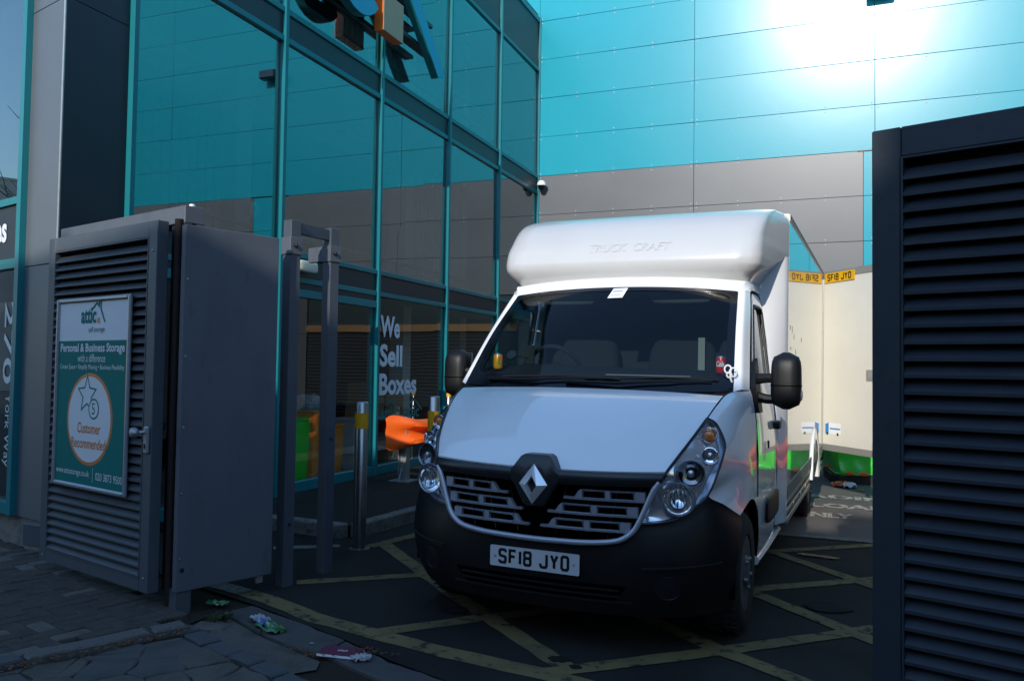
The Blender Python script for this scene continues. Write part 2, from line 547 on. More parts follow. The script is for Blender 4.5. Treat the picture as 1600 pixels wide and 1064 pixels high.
def cr(pts, n):
    """Catmull-Rom resample"""
    pts = [Vector(p) for p in pts]
    m = len(pts)
    if m == 2:
        return [pts[0].lerp(pts[1], i / (n - 1)) for i in range(n)]
    out = []
    for i in range(n):
        t = i / (n - 1) * (m - 1)
        k = min(int(t), m - 2)
        s = t - k
        p1, p2 = pts[k], pts[k + 1]
        p0 = pts[k - 1] if k > 0 else p1 * 2 - p2
        p3 = pts[k + 2] if k < m - 2 else p2 * 2 - p1
        out.append(0.5 * ((2 * p1) + (p2 - p0) * s + (2 * p0 - 5 * p1 + 4 * p2 - p3) * s * s + (3 * p1 - p0 - 3 * p2 + p3) * s ** 3))
    return out


def loft(rows, nu, nv):
    rs = [cr(r, nu) for r in rows]
    cols = [cr([r[j] for r in rs], nv) for j in range(nu)]
    return [[cols[j][i] for j in range(nu)] for i in range(nv)]


def interp(x, tab):
    if x <= tab[0][0]:
        return tab[0][1]
    for (a, b), (c, d) in zip(tab, tab[1:]):
        if x <= c:
            return b + (d - b) * (x - a) / (c - a)
    return tab[-1][1]


def smooth(a, b, x):
    t = max(0, min(1, (x - a) / (b - a)))
    return t * t * (3 - 2 * t)


_tc = {}


def text_geo(s, w=None, h=None, bold=0.0, shear=0.0):
    """mesh of a line of the built-in font fitted to a w x h box, origin bottom left"""
    cu = bpy.data.curves.new('lettering', 'FONT')
    cu.body = s
    cu.size = 1
    cu.resolution_u = 3
    cu.offset = bold
    cu.shear = shear
    ob = bpy.data.objects.new('lettering', cu)
    COL.objects.link(ob)
    dg = bpy.context.evaluated_depsgraph_get()
    me = bpy.data.meshes.new_from_object(ob.evaluated_get(dg))
    vs = [v.co.copy() for v in me.vertices]
    fs = [list(p.vertices) for p in me.polygons]
    bpy.data.objects.remove(ob)
    bpy.data.curves.remove(cu)
    bpy.data.meshes.remove(me)
    x0, x1 = min(v.x for v in vs), max(v.x for v in vs)
    y0, y1 = min(v.y for v in vs), max(v.y for v in vs)
    sx = w / (x1 - x0) if w else None
    sy = h / (y1 - y0) if h else None
    if sx is None:
        sx = sy
    if sy is None:
        sy = sx
    return [((v.x - x0) * sx, (v.y - y0) * sy) for v in vs], fs


def text_on(mb, s, fn, w=None, h=None, bold=0.0, shear=0.0, a0=0, b0=0):
    vs, fs = text_geo(s, w, h, bold, shear)
    mb.add([fn(a + a0, b + b0) for a, b in vs], fs)
    return mb


def superbox(s, p=4.0, n=7):
    """rounded block (superellipsoid-like) as grid of a cube pushed to |x|^p+|y|^p+|z|^p=1"""
    mb = MB()
    for ax in range(3):
        for sg in (-1, 1):
            rows = []
            for i in range(n):
                row = []
                for j in range(n):
                    a, b = 2 * i / (n - 1) - 1, 2 * j / (n - 1) - 1
                    q = [0, 0, 0]
                    q[ax] = sg
                    q[(ax + 1) % 3] = a
                    q[(ax + 2) % 3] = b
                    k = (abs(q[0]) ** p + abs(q[1]) ** p + abs(q[2]) ** p) ** (-1 / p)
                    row.append(Vector([q[t] * k * s[t] / 2 for t in range(3)]))
                rows.append(row)
            mb.grid(rows, flip=(sg < 0))
    bm = bmesh.new()
    vv = [bm.verts.new(v) for v in mb.v]
    for f in mb.f:
        bm.faces.new([vv[i] for i in f])
    bmesh.ops.remove_doubles(bm, verts=bm.verts, dist=1e-5)
    bm.verts.index_update()
    out = MB()
    out.add([v.co.copy() for v in bm.verts], [[v.index for v in f.verts] for f in bm.faces])
    bm.free()
    return out

# ================================================================== SETTING
FX = -5.589                      # plane of the glazed facade
BAY, Y0 = 2.018, 5.141
YB = Y0 + 5 * BAY                # plane of the clad warehouse wall


def sheet(name, poly, z, mat, kind='structure'):
    mb = MB()
    mb.add([(x, y, z) for x, y in poly], [list(range(len(poly)))])
    o = mb.build(name, mat)
    me = o.data
    if me.polygons and me.polygons[0].normal.z < 0:
        me.flip_normals()
    if kind:
        tag(o, kind=kind)
    return o


sheet('ground', [(-250, -250), (250, -250), (250, 250), (-250, 250)], -0.035, 'dirt')
sheet('street_road', [(-60, -9), (40, -9), (40, 2.0), (-2.0, 2.9), (-3.85, 2.35), (-60, 2.35)], -0.026, 'asphalt_road')
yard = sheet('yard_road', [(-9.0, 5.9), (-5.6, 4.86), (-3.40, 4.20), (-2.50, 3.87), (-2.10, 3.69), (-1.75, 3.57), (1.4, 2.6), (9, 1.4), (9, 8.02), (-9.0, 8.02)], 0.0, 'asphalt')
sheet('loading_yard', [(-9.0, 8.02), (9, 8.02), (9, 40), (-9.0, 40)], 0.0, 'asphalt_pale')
sheet('pavement_bed', [(-14, 6.2), (-5.6, 4.9), (-3.40, 4.22), (-2.50, 3.89), (-2.10, 3.71), (-1.75, 3.59), (1.4, 2.62), (9, 1.42), (9, 0.5), (-2.0, 2.0), (-3.9, 1.4), (-14, 1.4)], -0.018, 'dirt')

# --- painted markings on the yard (each a strip 4 mm up)
def strip(pts, w, mat, z=0.004):
    mb = MB()
    P = [Vector((x, y, 0)) for x, y in pts]
    fine = []
    for a, b in zip(P, P[1:]):
        n = max(2, int((b - a).length / 0.12))
        fine += [a.lerp(b, i / n) for i in range(n)]
    fine.append(P[-1])
    rng = random.Random(int(abs(pts[0][0]) * 1000))
    q = [(p.x, p.y) for p in fine]
    mb.ribbon(q, w, lambda a, b: Vector((a + rng.uniform(-.006, .006), b + rng.uniform(-.006, .006), z)))
    o = mb.build('painted_line', mat, yard, recalc=False)
    for p in o.data.polygons:
        if p.normal.z < 0:
            p.flip()
    return o


strip([(-4.21, 4.53), (-3.89, 4.46), (-3.62, 4.39)], 0.13, 'white_line')
strip([(-3.63, 4.392), (-3.38, 4.32), (-2.84, 4.11), (-2.39, 4.01), (-1.9, 3.91), (-1.3, 3.83), (-0.8, 3.72), (-0.1, 3.5)], 0.14, 'yellow_line')
strip([(-3.47, 4.74), (-2.761, 5.304), (-1.0, 6.72)], 0.115, 'yellow_line', 0.0042)
strip([(-2.40, 4.05), (-1.959, 4.566), (-0.4, 6.02), (0.267, 6.573), (1.6, 7.68)], 0.12, 'yellow_line', 0.0044)
strip([(-3.565, 6.066), (-2.389, 4.955), (-1.199, 3.90)], 0.12, 'yellow_line', 0.005)
strip([(-1.32, 3.86), (-0.534, 4.57), (0.215, 5.296), (1.8, 6.7)], 0.12, 'yellow_line', 0.0052)
strip([(-2.6, 7.7), (-0.516, 5.801), (0.205, 5.058), (1.5, 3.8)], 0.12, 'yellow_line', 0.0055)
strip([(-1.6, 6.3), (-0.604, 7.125), (0.069, 7.662), (0.5, 8.0)], 0.11, 'yellow_line', 0.0058)
strip([(-1.25, 7.95), (-0.425, 7.106), (0.258, 6.338), (1.8, 4.7)], 0.11, 'yellow_line', 0.0061)
strip([(-1.5, 5.30), (-0.527, 4.50), (-0.17, 4.265), (0.9, 3.35)], 0.12, 'yellow_line', 0.0064)
strip([(-3.62, 5.90), (-3.50, 6.46), (-3.44, 7.9)], 0.12, 'yellow_line', 0.0067)
strip([(-2.6, 8.017), (0.326, 8.016), (3.5, 8.0)], 0.13, 'white_line', 0.007)
strip([(-4.30, 5.54), (-3.863, 5.841)], 0.11, 'white_line', 0.0045)
# worn loading-bay lettering
for s, w, h, x, y in (('LOADING', 1.75, 0.30, -0.86, 10.54), ('UNLOADING', 1.95, 0.32, -0.78, 9.82), ('ONLY', 0.62, 0.32, -0.44, 9.14)):
    mb = MB()
    text_on(mb, s, lambda a, b: Vector((x + a, y + b, 0.006)), w=w, h=h, bold=0.05)
    o = mb.build('road_lettering', 'worn_letter', yard, recalc=False)
# manhole and stains
mb = MB()
mb.lathe([(0.0, 0.005), (0.30, 0.005)], 28, Matrix.Translation((-2.9, 6.95, 0)))
mb.build('manhole_cover', 'dark_silver', yard, recalc=False)

rgs = random.Random(77)
for x, y, r_ in ((-.05, 5.65, .13), (-1.33, 4.05, .05), (-1.22, 3.98, .03), (-2.2, 4.6, .08)):
    mb = MB()
    n = 22
    mb.add([(x + r_ * rgs.uniform(.75, 1.05) * math.cos(2 * math.pi * i / n) * 1.3, y + r_ * rgs.uniform(.75, 1.05) * math.sin(2 * math.pi * i / n), .0082) for i in range(n)], [list(range(n))])
    mb.build('oil_stain', 'oil_stain', yard, recalc=False)

# --- paved crossover in front of the gates
pave = sheet('pavement', [(-3.47, 3.98), (-2.95, 3.73), (-2.45, 3.55), (-2.40, 3.45), (-2.50, 3.33), (-3.25, 3.64)], -0.006, 'concrete')
WM['pavement'] = Matrix.Identity(4)


def slab(poly, z0, z1, mat, name='paving_slab', jag=0.0, chamfer=0.008):
    """a paving piece: polygon with slightly chamfered top"""
    rng = random.Random(len(COL.objects))
    pts = []
    for i, p in enumerate(poly):
        q = poly[(i + 1) % len(poly)]
        d = math.hypot(q[0] - p[0], q[1] - p[1])
        n = max(1, int(d / 0.07)) if jag else 1
        for k in range(n):
            t = k / n
            pts.append((p[0] + (q[0] - p[0]) * t + (rng.uniform(-jag, jag) if jag else 0), p[1] + (q[1] - p[1]) * t + (rng.uniform(-jag, jag) if jag else 0)))
    cx = sum(p[0] for p in pts) / len(pts)
    cy = sum(p[1] for p in pts) / len(pts)
    n = len(pts)
    inn = []
    for x, y in pts:
        d = math.hypot(x - cx, y - cy)
        k = max(0.5, 1 - chamfer / d)
        inn.append((cx + (x - cx) * k, cy + (y - cy) * k))
    mb = MB()
    vs = [(x, y, z0) for x, y in pts] + [(x, y, z1 - chamfer * .6) for x, y in pts] + [(x, y, z1) for x, y in inn]
    fs = [[2 * n + i for i in range(n)]]
    for i in range(n):
        j = (i + 1) % n
        fs += [[i, j, n + j, n + i], [n + i, n + j, 2 * n + j, 2 * n + i]]
    mb.add(vs, fs)
    return mb.build(name, mat, pave)


# concrete edging next to the asphalt
slab([(-3.46, 3.985), (-3.385, 4.17), (-2.97, 4.03), (-3.02, 3.80)], -0.03, 0.004, 'concrete_smooth', 'edging_slab', 0.004)
slab([(-3.01, 3.795), (-2.96, 4.025), (-2.51, 3.855), (-2.49, 3.64), (-2.61, 3.635), (-2.93, 3.745)], -0.03, 0.006, 'concrete_smooth', 'edging_slab', 0.004)
slab([(-2.475, 3.63), (-2.49, 3.845), (-2.11, 3.675), (-1.72, 3.55), (-1.80, 3.36), (-2.2, 3.52)], -0.03, 0.002, 'concrete_smooth', 'edging_slab', 0.006)
slab([(-1.79, 3.35), (-1.71, 3.545), (0.2, 2.96), (0.15, 2.75)], -0.03, 0.002, 'concrete_smooth', 'edging_slab', 0.006)
# row of setts
for i, (x, y, w, h, a, m) in enumerate([(-3.43, 3.66, .13, .11, -20, 'granite_blue'), (-3.35, 3.765, .20, .12, 12, 'paver_pale'), (-3.235, 3.575, .21, .12, -24, 'granite_blue'),
                                        (-3.02, 3.50, .22, .11, -20, 'granite_blue'), (-2.81, 3.425, .19, .10, -18, 'granite_blue'), (-2.61, 3.35, .20, .10, -18, 'granite_blue'),
                                        (-2.40, 3.275, .20, .10, -17, 'granite_blue'), (-2.18, 3.20, .20, .10, -17, 'granite_blue')]):
    c, s = math.cos(R(a)), math.sin(R(a))
    P = [(x + dx * w / 2 * c - dy * h / 2 * s, y + dx * w / 2 * s + dy * h / 2 * c) for dx, dy in ((-1, -1), (1, -1), (1, 1), (-1, 1))]
    slab(P, -0.05, random.uniform(0.002, 0.014), m, 'sett', 0.006, 0.014)
# kerb stones at the edge of the brick paving
kd = Vector((-0.315, -0.70)).normalized()
kn = Vector((kd.y, -kd.x))        # towards the pavers (left)
if kn.x > 0:
    kn = -kn
k0 = Vector((-3.40, 3.66))
pos = 0.0
for ln, m in ((0.20, 'granite'), (0.62, 'granite'), (0.55, 'granite_blue'), (0.9, 'granite')):
    a = k0 + kd * (pos + .006)
    b = k0 + kd * (pos + ln - .006)
    slab([tuple(a), tuple(b), tuple(b + kn * .125), tuple(a + kn * .125)], -0.06, 0.030, m, 'kerb_stone', 0.006, 0.016)
    pos += ln


# broken slabs of the crossover: irregular cells
def clip(poly, m, n):
    out = []
    for i, p in enumerate(poly):
        q = poly[(i + 1) % len(poly)]
        a = (p[0] - m[0]) * n[0] + (p[1] - m[1]) * n[1]
        b = (q[0] - m[0]) * n[0] + (q[1] - m[1]) * n[1]
        if a <= 0:
            out.append(p)
        if a * b < 0:
            t = a / (a - b)
            out.append((p[0] + (q[0] - p[0]) * t, p[1] + (q[1] - p[1]) * t))
    return out


rng = random.Random(12)
region = [(-3.37, 3.56), (-2.05, 3.07), (-1.6, 2.35), (-3.9, 2.45)]
seeds = []
while len(seeds) < 34:
    p = (rng.uniform(-3.85, -1.7), rng.uniform(2.4, 3.6))
    if all((p[0] - q[0]) ** 2 + (p[1] - q[1]) ** 2 > 0.032 for q in seeds):
        seeds.append(p)
for i, s in enumerate(seeds):
    poly = region
    for j, q in enumerate(seeds):
        if i == j:
            continue
        m = ((s[0] + q[0]) / 2, (s[1] + q[1]) / 2)
        poly = clip(poly, m, (q[0] - s[0], q[1] - s[1]))
        if len(poly) < 3:
            break
    if len(poly) < 3:
        continue
    cx = sum(p[0] for p in poly) / len(poly)
    cy = sum(p[1] for p in poly) / len(poly)
    poly = [(cx + (x - cx) * 0.982, cy + (y - cy) * 0.982) for x, y in poly]
    slab(poly, -0.04, rng.uniform(-0.004, 0.012), rng.choice(['concrete', 'concrete', 'concrete', 'concrete_smooth']), 'broken_slab', 0.013, 0.010)
# herringbone brick pavers on the left
bk = MB()
bk.box((0, 0, -0.02), (0.196, 0.096, 0.08), bev=0.006)
bm_a = bk.mesh('brick', 'paver')
bm_b = bk.mesh('brick', 'paver_pale')
fr = [(-9.0, 5.45), (-5.75, 4.62), (-3.86, 3.98), (-3.58, 3.80), (-3.53, 3.66), (-3.86, 2.93), (-4.15, 2.28), (-9, 2.3)]


def inside(p, poly):
    c = False
    for i in range(len(poly)):
        a, b = poly[i], poly[i - 1]
        if (a[1] > p[1]) != (b[1] > p[1]) and p[0] < (b[0] - a[0]) * (p[1] - a[1]) / (b[1] - a[1]) + a[0]:
            c = not c
    return c


cells = []
ang = R(-16)
ca, sa = math.cos(ang), math.sin(ang)
for i in range(-60, 60):
    for j in range(-60, 60):
        # herringbone: every unit step of 0.1 m
        k = (i - j) % 4
        if k == 0:
            lx, ly, rz = (i + 1.0) * .1, (j + .5) * .1, 0
        elif k == 2:
            lx, ly, rz = (i + .5) * .1, (j + 0.0) * .1, 1
        else:
            continue
        x, y = -5.0 + lx * ca - ly * sa, 3.5 + lx * sa + ly * ca
        if inside((x, y), fr):
            # is it in view of someone standing at the gate?
            d = Vector((x, y, -1.5))
            if 800 + 1268.2 * d.dot(Cr) / d.dot(Fw) > -60 and d.dot(Fw) > 1:
                cells.append((d.length, x, y, rz))
cells.sort()
for d, x, y, rz in cells[:290]:
    inst('brick', bm_b if random.random() < 0.16 else bm_a, pave, (x, y, random.uniform(0.0, 0.008) - 0.006 + 0.012), (random.uniform(-.012, .012), random.uniform(-.012, .012), ang + rz * math.pi / 2 + random.uniform(-.02, .02)))
if len(cells) > 290:
    mb = MB()
    for d, x, y, rz in cells[290:]:
        mb.box((0, 0, 0), (0.196, 0.096, 0.06), Matrix.Translation((x, y, -0.01)) @ Matrix.Rotation(ang + rz * math.pi / 2, 4, 'Z'))
    tag(mb.build('brick_paving', 'paver', pave), kind='stuff')
sheet('brick_bed', [(-9.0, 5.3), (-5.75, 4.62), (-3.5, 3.9), (-3.5, 3.60), (-4.15, 2.28), (-9, 2.3)], -0.008, 'dirt')

# raised kerbed strip along the glazed facade
mb = MB()
mb.prism([(FX - .02, 6.30), (-4.0, 6.20), (-3.93, 7.2), (-3.90, YB - .02), (FX - .02, YB - .02)], -0.02, 0.10, lambda a, b, d: Vector((a, b, d)))
tag(mb.build('raised_footway', 'asphalt'), kind='structure')
foot = bpy.data.objects['raised_footway']
mb = MB()
for k, (a, b) in enumerate((((FX + .05, 6.29), (-4.0, 6.20)), ((-4.0, 6.20), (-3.93, 7.2)), ((-3.93, 7.2), (-3.90, 14.9)))):
    A, B = Vector((*a, 0)), Vector((*b, 0))
    n = max(1, int((B - A).length / 0.9))
    for i in range(n):
        p, q = A.lerp(B, i / n), A.lerp(B, (i + 1) / n)
        d = (q - p)
        M = Matrix.Translation((p + q) / 2 + Vector((0, 0, 0.055))) @ Matrix.Rotation(math.atan2(d.y, d.x), 4, 'Z')
        kb = MB()
        kb.box((0, -0.06 if k == 0 else -0.06, 0), (d.length - .01, 0.12, 0.135), M, bev=0.012)
        kb.build('kerb_stone', 'white_line' if k < 2 or i == 0 else 'concrete', foot)

# ================================================================== STORAGE BUILDING (glazed)
bld = thing('storage_building', 'teal framed glass curtain wall building on the left side of the yard', 'building', (FX, Y0, 0))
YS = [Y0 + i * BAY for i in range(6)]
ZT = 8.60
for y in YS:
    mb = MB()
    mb.box2((FX - .10, y - .030, 0.10), (FX + .058, y + .028, ZT), bev=.005)
    mb.build('mullion', 'teal_frame', bld)
for z0, z1 in ((0.10, 0.22), (2.43, 2.49), (2.71, 2.77), (5.02, 5.085), (5.335, 5.40), (7.50, 7.56), (8.50, 8.60)):
    for i in range(5):
        mb = MB()
        mb.box2((FX - .09, YS[i] + .031, z0), (FX + .036, YS[i + 1] - .031, z1), bev=.005)
        mb.build('transom', 'teal_frame', bld)
for i in range(2):
    mb = MB()
    mb.box2((FX - .09, YS[i] + .031, 2.27), (FX + .036, YS[i + 1] - .031, 2.36), bev=.005)
    mb.build('transom', 'teal_frame', bld)
    mb = MB()
    mb.box2((FX - .03, YS[i] + .031, 2.361), (FX + .02, YS[i + 1] - .031, 2.429))
    mb.build('spandrel_panel', 'spandrel', bld)
for z0, z1 in ((2.49, 2.71), (5.085, 5.335), (7.56, 8.50)):
    for i in range(5):
        mb = MB()
        mb.box2((FX - .05, YS[i] + .031, z0 + .001), (FX + .012, YS[i + 1] - .031, z1 - .001))
        mb.build('spandrel_panel', 'spandrel', bld)
rg = random.Random(3)
for k, (z0, z1) in enumerate(((0.22, 2.43), (2.77, 5.02), (5.40, 7.50))):
    for i in range(5):
        zz1 = 2.27 if (k == 0 and i < 2) else z1
        t1, t2 = rg.uniform(-.007, .007), rg.uniform(-.006, .006)
        mb = MB()
        mb.add([(FX + t1, YS[i] + .03, z0), (FX - t1 + t2, YS[i + 1] - .03, z0), (FX - t1 - t2, YS[i + 1] - .03, zz1), (FX + t1, YS[i] + .03, zz1)], [[0, 1, 2, 3]])
        mb.build('pane', 'ground_glass' if k == 0 else 'facade_glass', bld, recalc=False)
# corner column: stacked cladding panels
sd = Vector((-0.967, 0.255, 0))      # street face direction, going left
c0 = Vector((FX, 4.50, 0))


def st(t, z, off=0.0):               # point on the street face, off = outwards
    return c0 + sd * t + Vector((-0.255, -0.967, 0)) * off + Vector((0, 0, z))


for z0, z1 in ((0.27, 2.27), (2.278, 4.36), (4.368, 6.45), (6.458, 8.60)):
    mb = MB()
    b = c0 + sd * 0.56
    mb.prism([(FX, 4.50), (FX, 5.105), (FX - .5, 5.105), (b.x, b.y + .25), (b.x, b.y)], z0, z1, lambda a, c, d: Vector((a, c, d)))
    mb.build('column_panel', 'column_panel', bld)
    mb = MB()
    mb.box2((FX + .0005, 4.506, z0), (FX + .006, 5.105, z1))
    mb.build('shaded_return_skin', 'spandrel', bld)  # darker skin that paints the shade on the column's yard face
mb = MB()
mb.box2((FX - .012, 4.493, .27), (FX + .004, 4.503, ZT))
mb.build('corner_trim', 'alloy', bld)
mb = MB()
e_ = st(1.9, 0)
mb.prism([(FX - .03, 4.53), (FX - .03, 5.12), (FX - .5, 5.2), (e_.x, e_.y + .3), (e_.x, e_.y + .03)], 0.0, 0.268, lambda a, c, d: Vector((a, c, d)))
mb.build('plinth', 'plinth_stone', bld)
mb = MB()       # step-like flashing at the foot of the column
mb.box2((FX - .2, 4.44, 0.10), (FX + .02, 4.50, 0.268), bev=.006)
mb.build('flashing', 'gate_grey', bld)
# street-side shop window at far left


def stbox(t0, t1, z0, z1, o0, o1, name, mat, bev=0.004):
    mb = MB()
    mb.prism([(t0, z0), (t1, z0), (t1, z1), (t0, z1)], o0, o1, lambda a, b, d: st(a, b, d))
    return mb.build(name, mat, bld)


stbox(0.562, 0.635, 0.27, ZT, -.08, .05, 'mullion', 'teal_frame')
stbox(2.2, 2.27, 0.27, ZT, -.08, .05, 'mullion', 'teal_frame')
for z0, z1 in ((0.27, 0.36), (2.27, 2.35), (2.80, 2.86), (5.3, 5.4), (8.5, 8.6)):
    stbox(0.636, 2.199, z0, z1, -.07, .04, 'transom', 'teal_frame')
stbox(0.636, 2.199, 2.351, 2.799, -.02, .015, 'fascia_panel', 'spandrel')
for z0, z1 in ((0.36, 2.27), (2.86, 5.3), (5.4, 8.5)):
    mb = MB()
    mb.add([st(.636, z0), st(2.199, z0), st(2.199, z1), st(.636, z1)], [[3, 2, 1, 0]])
    mb.build('pane', 'ground_glass' if z0 < 1 else 'facade_glass', bld, recalc=False)
mb = MB()
text_on(mb, 'es', lambda a, b: st(1.10 - a, 2.50 + b, .020), w=.22, h=.16, bold=.03)
mb.build('lettering', 'vinyl_white', bld, recalc=False)
mb = MB()       # address running down the glass
text_on(mb, '270', lambda a, b: st(.89 - b, 2.0 - a, .006), w=.68, h=.17, bold=.01)
mb.build('lettering', 'poster_pale', bld, recalc=False)
mb = MB()
text_on(mb, 'York Way', lambda a, b: st(.85 - b, 1.24 - a, .006), w=.60, h=.13, bold=.0)
mb.build('lettering', 'poster_pale', bld, recalc=False)
# lettering on the ground floor glass
for s, w, z, h in (('We', .52, 1.90, .29), ('Sell', .60, 1.51, .30), ('Boxes', 1.02, 1.13, .29)):
    mb = MB()
    text_on(mb, s, lambda a, b: Vector((FX + .012, 9.285 + a, z + b)), w=w, h=h, bold=.035)
    mb.build('lettering', 'vinyl_white', bld, recalc=False)
for y in (9.33, 9.98):
    mb = MB()
    text_on(mb, 'attic', lambda a, b: Vector((FX + .010, y + a, .80 + b)), w=.42, h=.17, bold=.03)
    mb.build('lettering', 'vinyl_teal', bld, recalc=False)
    mb = MB()
    mb.ribbon([(y + .12, .99), (y + .26, 1.07), (y + .5, .90)], .03, lambda a, b: Vector((FX + .010, a, b)))
    mb.build('roof_mark', 'vinyl_teal', bld, recalc=False)
# inside: floors, walls, roof
XI = -10.5
for z0, z1, m in ((-.02, 0.095, 'interior_floor'), (2.50, 2.70, 'interior_wall'), (5.09, 5.33, 'interior_wall'), (7.9, 8.45, 'interior_dark')):
    mb = MB()
    mb.prism([(FX - .11, 5.13), (FX - .11, YB - .03), (XI, YB - .03), (XI, 5.9), (-6.2, 4.9)], z0, z1, lambda a, b, d: Vector((a, b, d)))
    mb.build('floor_slab', m, bld)
mb = MB()
mb.box2((XI - .2, 5.6, 0), (XI, YB, 8.5))
mb.build('interior_wall', 'interior_wall', bld)
mb = MB()
mb.box2((-13, YB - .02, 0), (FX - .1, YB + .2, 8.6))
mb.build('interior_wall', 'interior_wall', bld)
mb = MB()
mb.prism([(-5.95, 5.12), (-6.05, 5.05), (-12, 6.6), (-12, 6.75)], 0, 8.5, lambda a, b, d: Vector((a, b, d)))
mb.build('interior_wall', 'interior_dark', bld)
mb = MB()
mb.box2((-12.5, 4.9, 8.601), (FX - .02, YB, 8.7))
mb.build('roof', 'spandrel', bld)
# ribbed partition upstairs, stair tower, columns, rails
for zb, zt, ya, yb, xx in ((2.70, 4.7, 5.7, 8.6, -7.6), (2.70, 4.9, 11.9, 14.9, -7.0), (5.33, 7.1, 10.6, 14.9, -7.2)):
    mb = MB()
    n = int((yb - ya) / 0.15)
    prof = []
    for i in range(n):
        y = ya + i * .15
        prof += [(xx, y), (xx, y + .09), (xx - .03, y + .10), (xx - .03, y + .14)]
    prof += [(xx, yb), (xx - .06, yb), (xx - .06, ya)]
    mb.prism(prof, zb, zt, lambda a, b, d: Vector((a, b, d)))
    mb.build('ribbed_partition', 'interior_white', bld)
for x, y in ((-6.7, 7.75), (-6.7, 11.8), (-6.9, 14.4)):
    mb = MB()
    mb.box2((x - .13, y - .13, 0.1), (x + .13, y + .13, 7.9), bev=.01)
    mb.build('interior_column', 'interior_white', bld)
for z in (3.05, 2.88, 5.9, 6.2):
    mb = MB()
    mb.tube([(-6.05, 5.3, z), (-6.05, 15.1, z)], .028, 8)
    mb.build('handrail', 'teal_frame' if z < 4 else 'galvanised', bld, smooth=True)
mb = MB()       # dark counter and store room downstairs
mb.box2((-9.2, 8.9, 0.1), (-8.8, 14.8, 2.2))
mb.build('store_partition', 'interior_dark', bld)
mb = MB()
mb.box2((-8.0, 8.7, 0.1), (-7.1, 9.2, 2.45))
mb.build('store_partition', 'interior_dark', bld)
for y in (6.1, 8.1, 10.1, 12.1):
    mb = MB()
    mb.box2((-7.3, y, 4.93), (-6.7, y + 1.1, 5.0), bev=.01)
    mb.build('ceiling_panel', 'interior_white', bld)

lamp = thing('bulkhead_light', 'cream bulkhead lamp on the spandrel beside the gate posts', 'light', (FX + .02, 7.5, 2.6))
mb = MB()
mb.box2((FX + .015, 7.34, 2.56), (FX + .06, 7.68, 2.66), bev=.008)
mb.build('back_plate', 'galvanised', lamp)
sb = superbox((0.11, 0.36, 0.13), 5)
sb.v = [p + Vector((FX + .11, 7.51, 2.605)) for p in sb.v]
sb.build('diffuser', 'lamp_cream', lamp, smooth=True)
lamp = thing('emergency_light', 'small white round emergency lamp seen through the first floor glass', 'light', (-6.1, 7.35, 3.25))
sb = superbox((0.10, 0.16, 0.17), 3)
sb.v = [p + Vector((-6.1, 7.35, 3.25)) for p in sb.v]
sb.build('lamp_body', 'cctv_white', lamp, smooth=True)
mb = MB()
mb.lathe([(0.045, 0), (0.05, .01), (0.0, .02)], 16, Matrix.Translation((-6.05, 7.35, 3.26)) @ Matrix.Rotation(R(90), 4, 'Y'))
mb.build('lens', 'bulb_glass', lamp, smooth=True)

# --- stand-off sign high on the facade
sign = thing('raised_sign', 'raised teal and orange letter sign standing off the upper glass', 'sign', (FX + .08, 9.2, 5.6))
XS0, XS1 = -5.36, -5.25


def onx(a, b, d):
    return Vector((d, a, b))


mb = MB()
mb.prism([(8.64, 5.70), (9.13, 5.70), (9.13, 6.20), (8.64, 6.20)], XS0, XS1 + .01, onx)
mb.build('square_side', 'sign_orange', sign)
mb = MB()
mb.prism([(8.643, 5.703), (9.127, 5.703), (9.127, 6.197), (8.643, 6.197)], XS1 + .011, XS1 + .022, onx)
mb.build('square_face', 'sign_beige', sign)
mb = MB()
leg = [(10.18, 5.615), (10.377, 5.693), (9.2, 6.86), (8.90, 6.80)]
mb.prism(leg, XS0, XS1, onx)
mb.build('roof_line', 'vinyl_teal', sign)
mb = MB()
mb.prism([(10.19, 5.621), (10.367, 5.695), (9.197, 6.853), (8.912, 6.797)], XS1 + .001, XS1 + .012, onx)
mb.build('roof_line_face', 'sign_blue', sign)
mb = MB()
mb.prism([(8.898, 6.80), (9.198, 6.86), (7.9, 6.79), (7.95, 6.68)], XS0, XS1, onx)
mb.build('roof_line', 'vinyl_teal', sign)


def arc(r, cy, cz, a0, a1, n=20):
    return [(cy + r * math.cos(R(a0 + (a1 - a0) * i / n)), cz + r * math.sin(R(a0 + (a1 - a0) * i / n))) for i in range(n + 1)]


cp = arc(.50, 8.12, 6.20, 45, 325) + arc(.27, 8.12, 6.20, 325, 45)
for (d0, d1, m, nm) in ((XS0, XS1, 'vinyl_teal', 'letter_side'), (XS1 + .001, XS1 + .012, 'sign_blue', 'letter_face')):
    mb = MB()
    n = len(cp)
    h = n // 2
    vs = [onx(a, b, d) for d in (d0, d1) for a, b in cp]
    fs = []
    for i in range(n):
        j = (i + 1) % n
        fs.append([i, j, n + j, n + i])
    for i in range(h - 1):
        q = [i, i + 1, n - 2 - i, n - 1 - i]
        fs.append(q[::-1])
        fs.append([n + k for k in q])
    mb.add(vs, fs)
    mb.build(nm, m, sign)
for z in (5.95, 6.35):
    mb = MB()
    mb.box2((FX + .08, 7.3, z), (XS0 - .002, 10.2, z + .05))
    mb.build('mounting_rail', 'spandrel', sign)

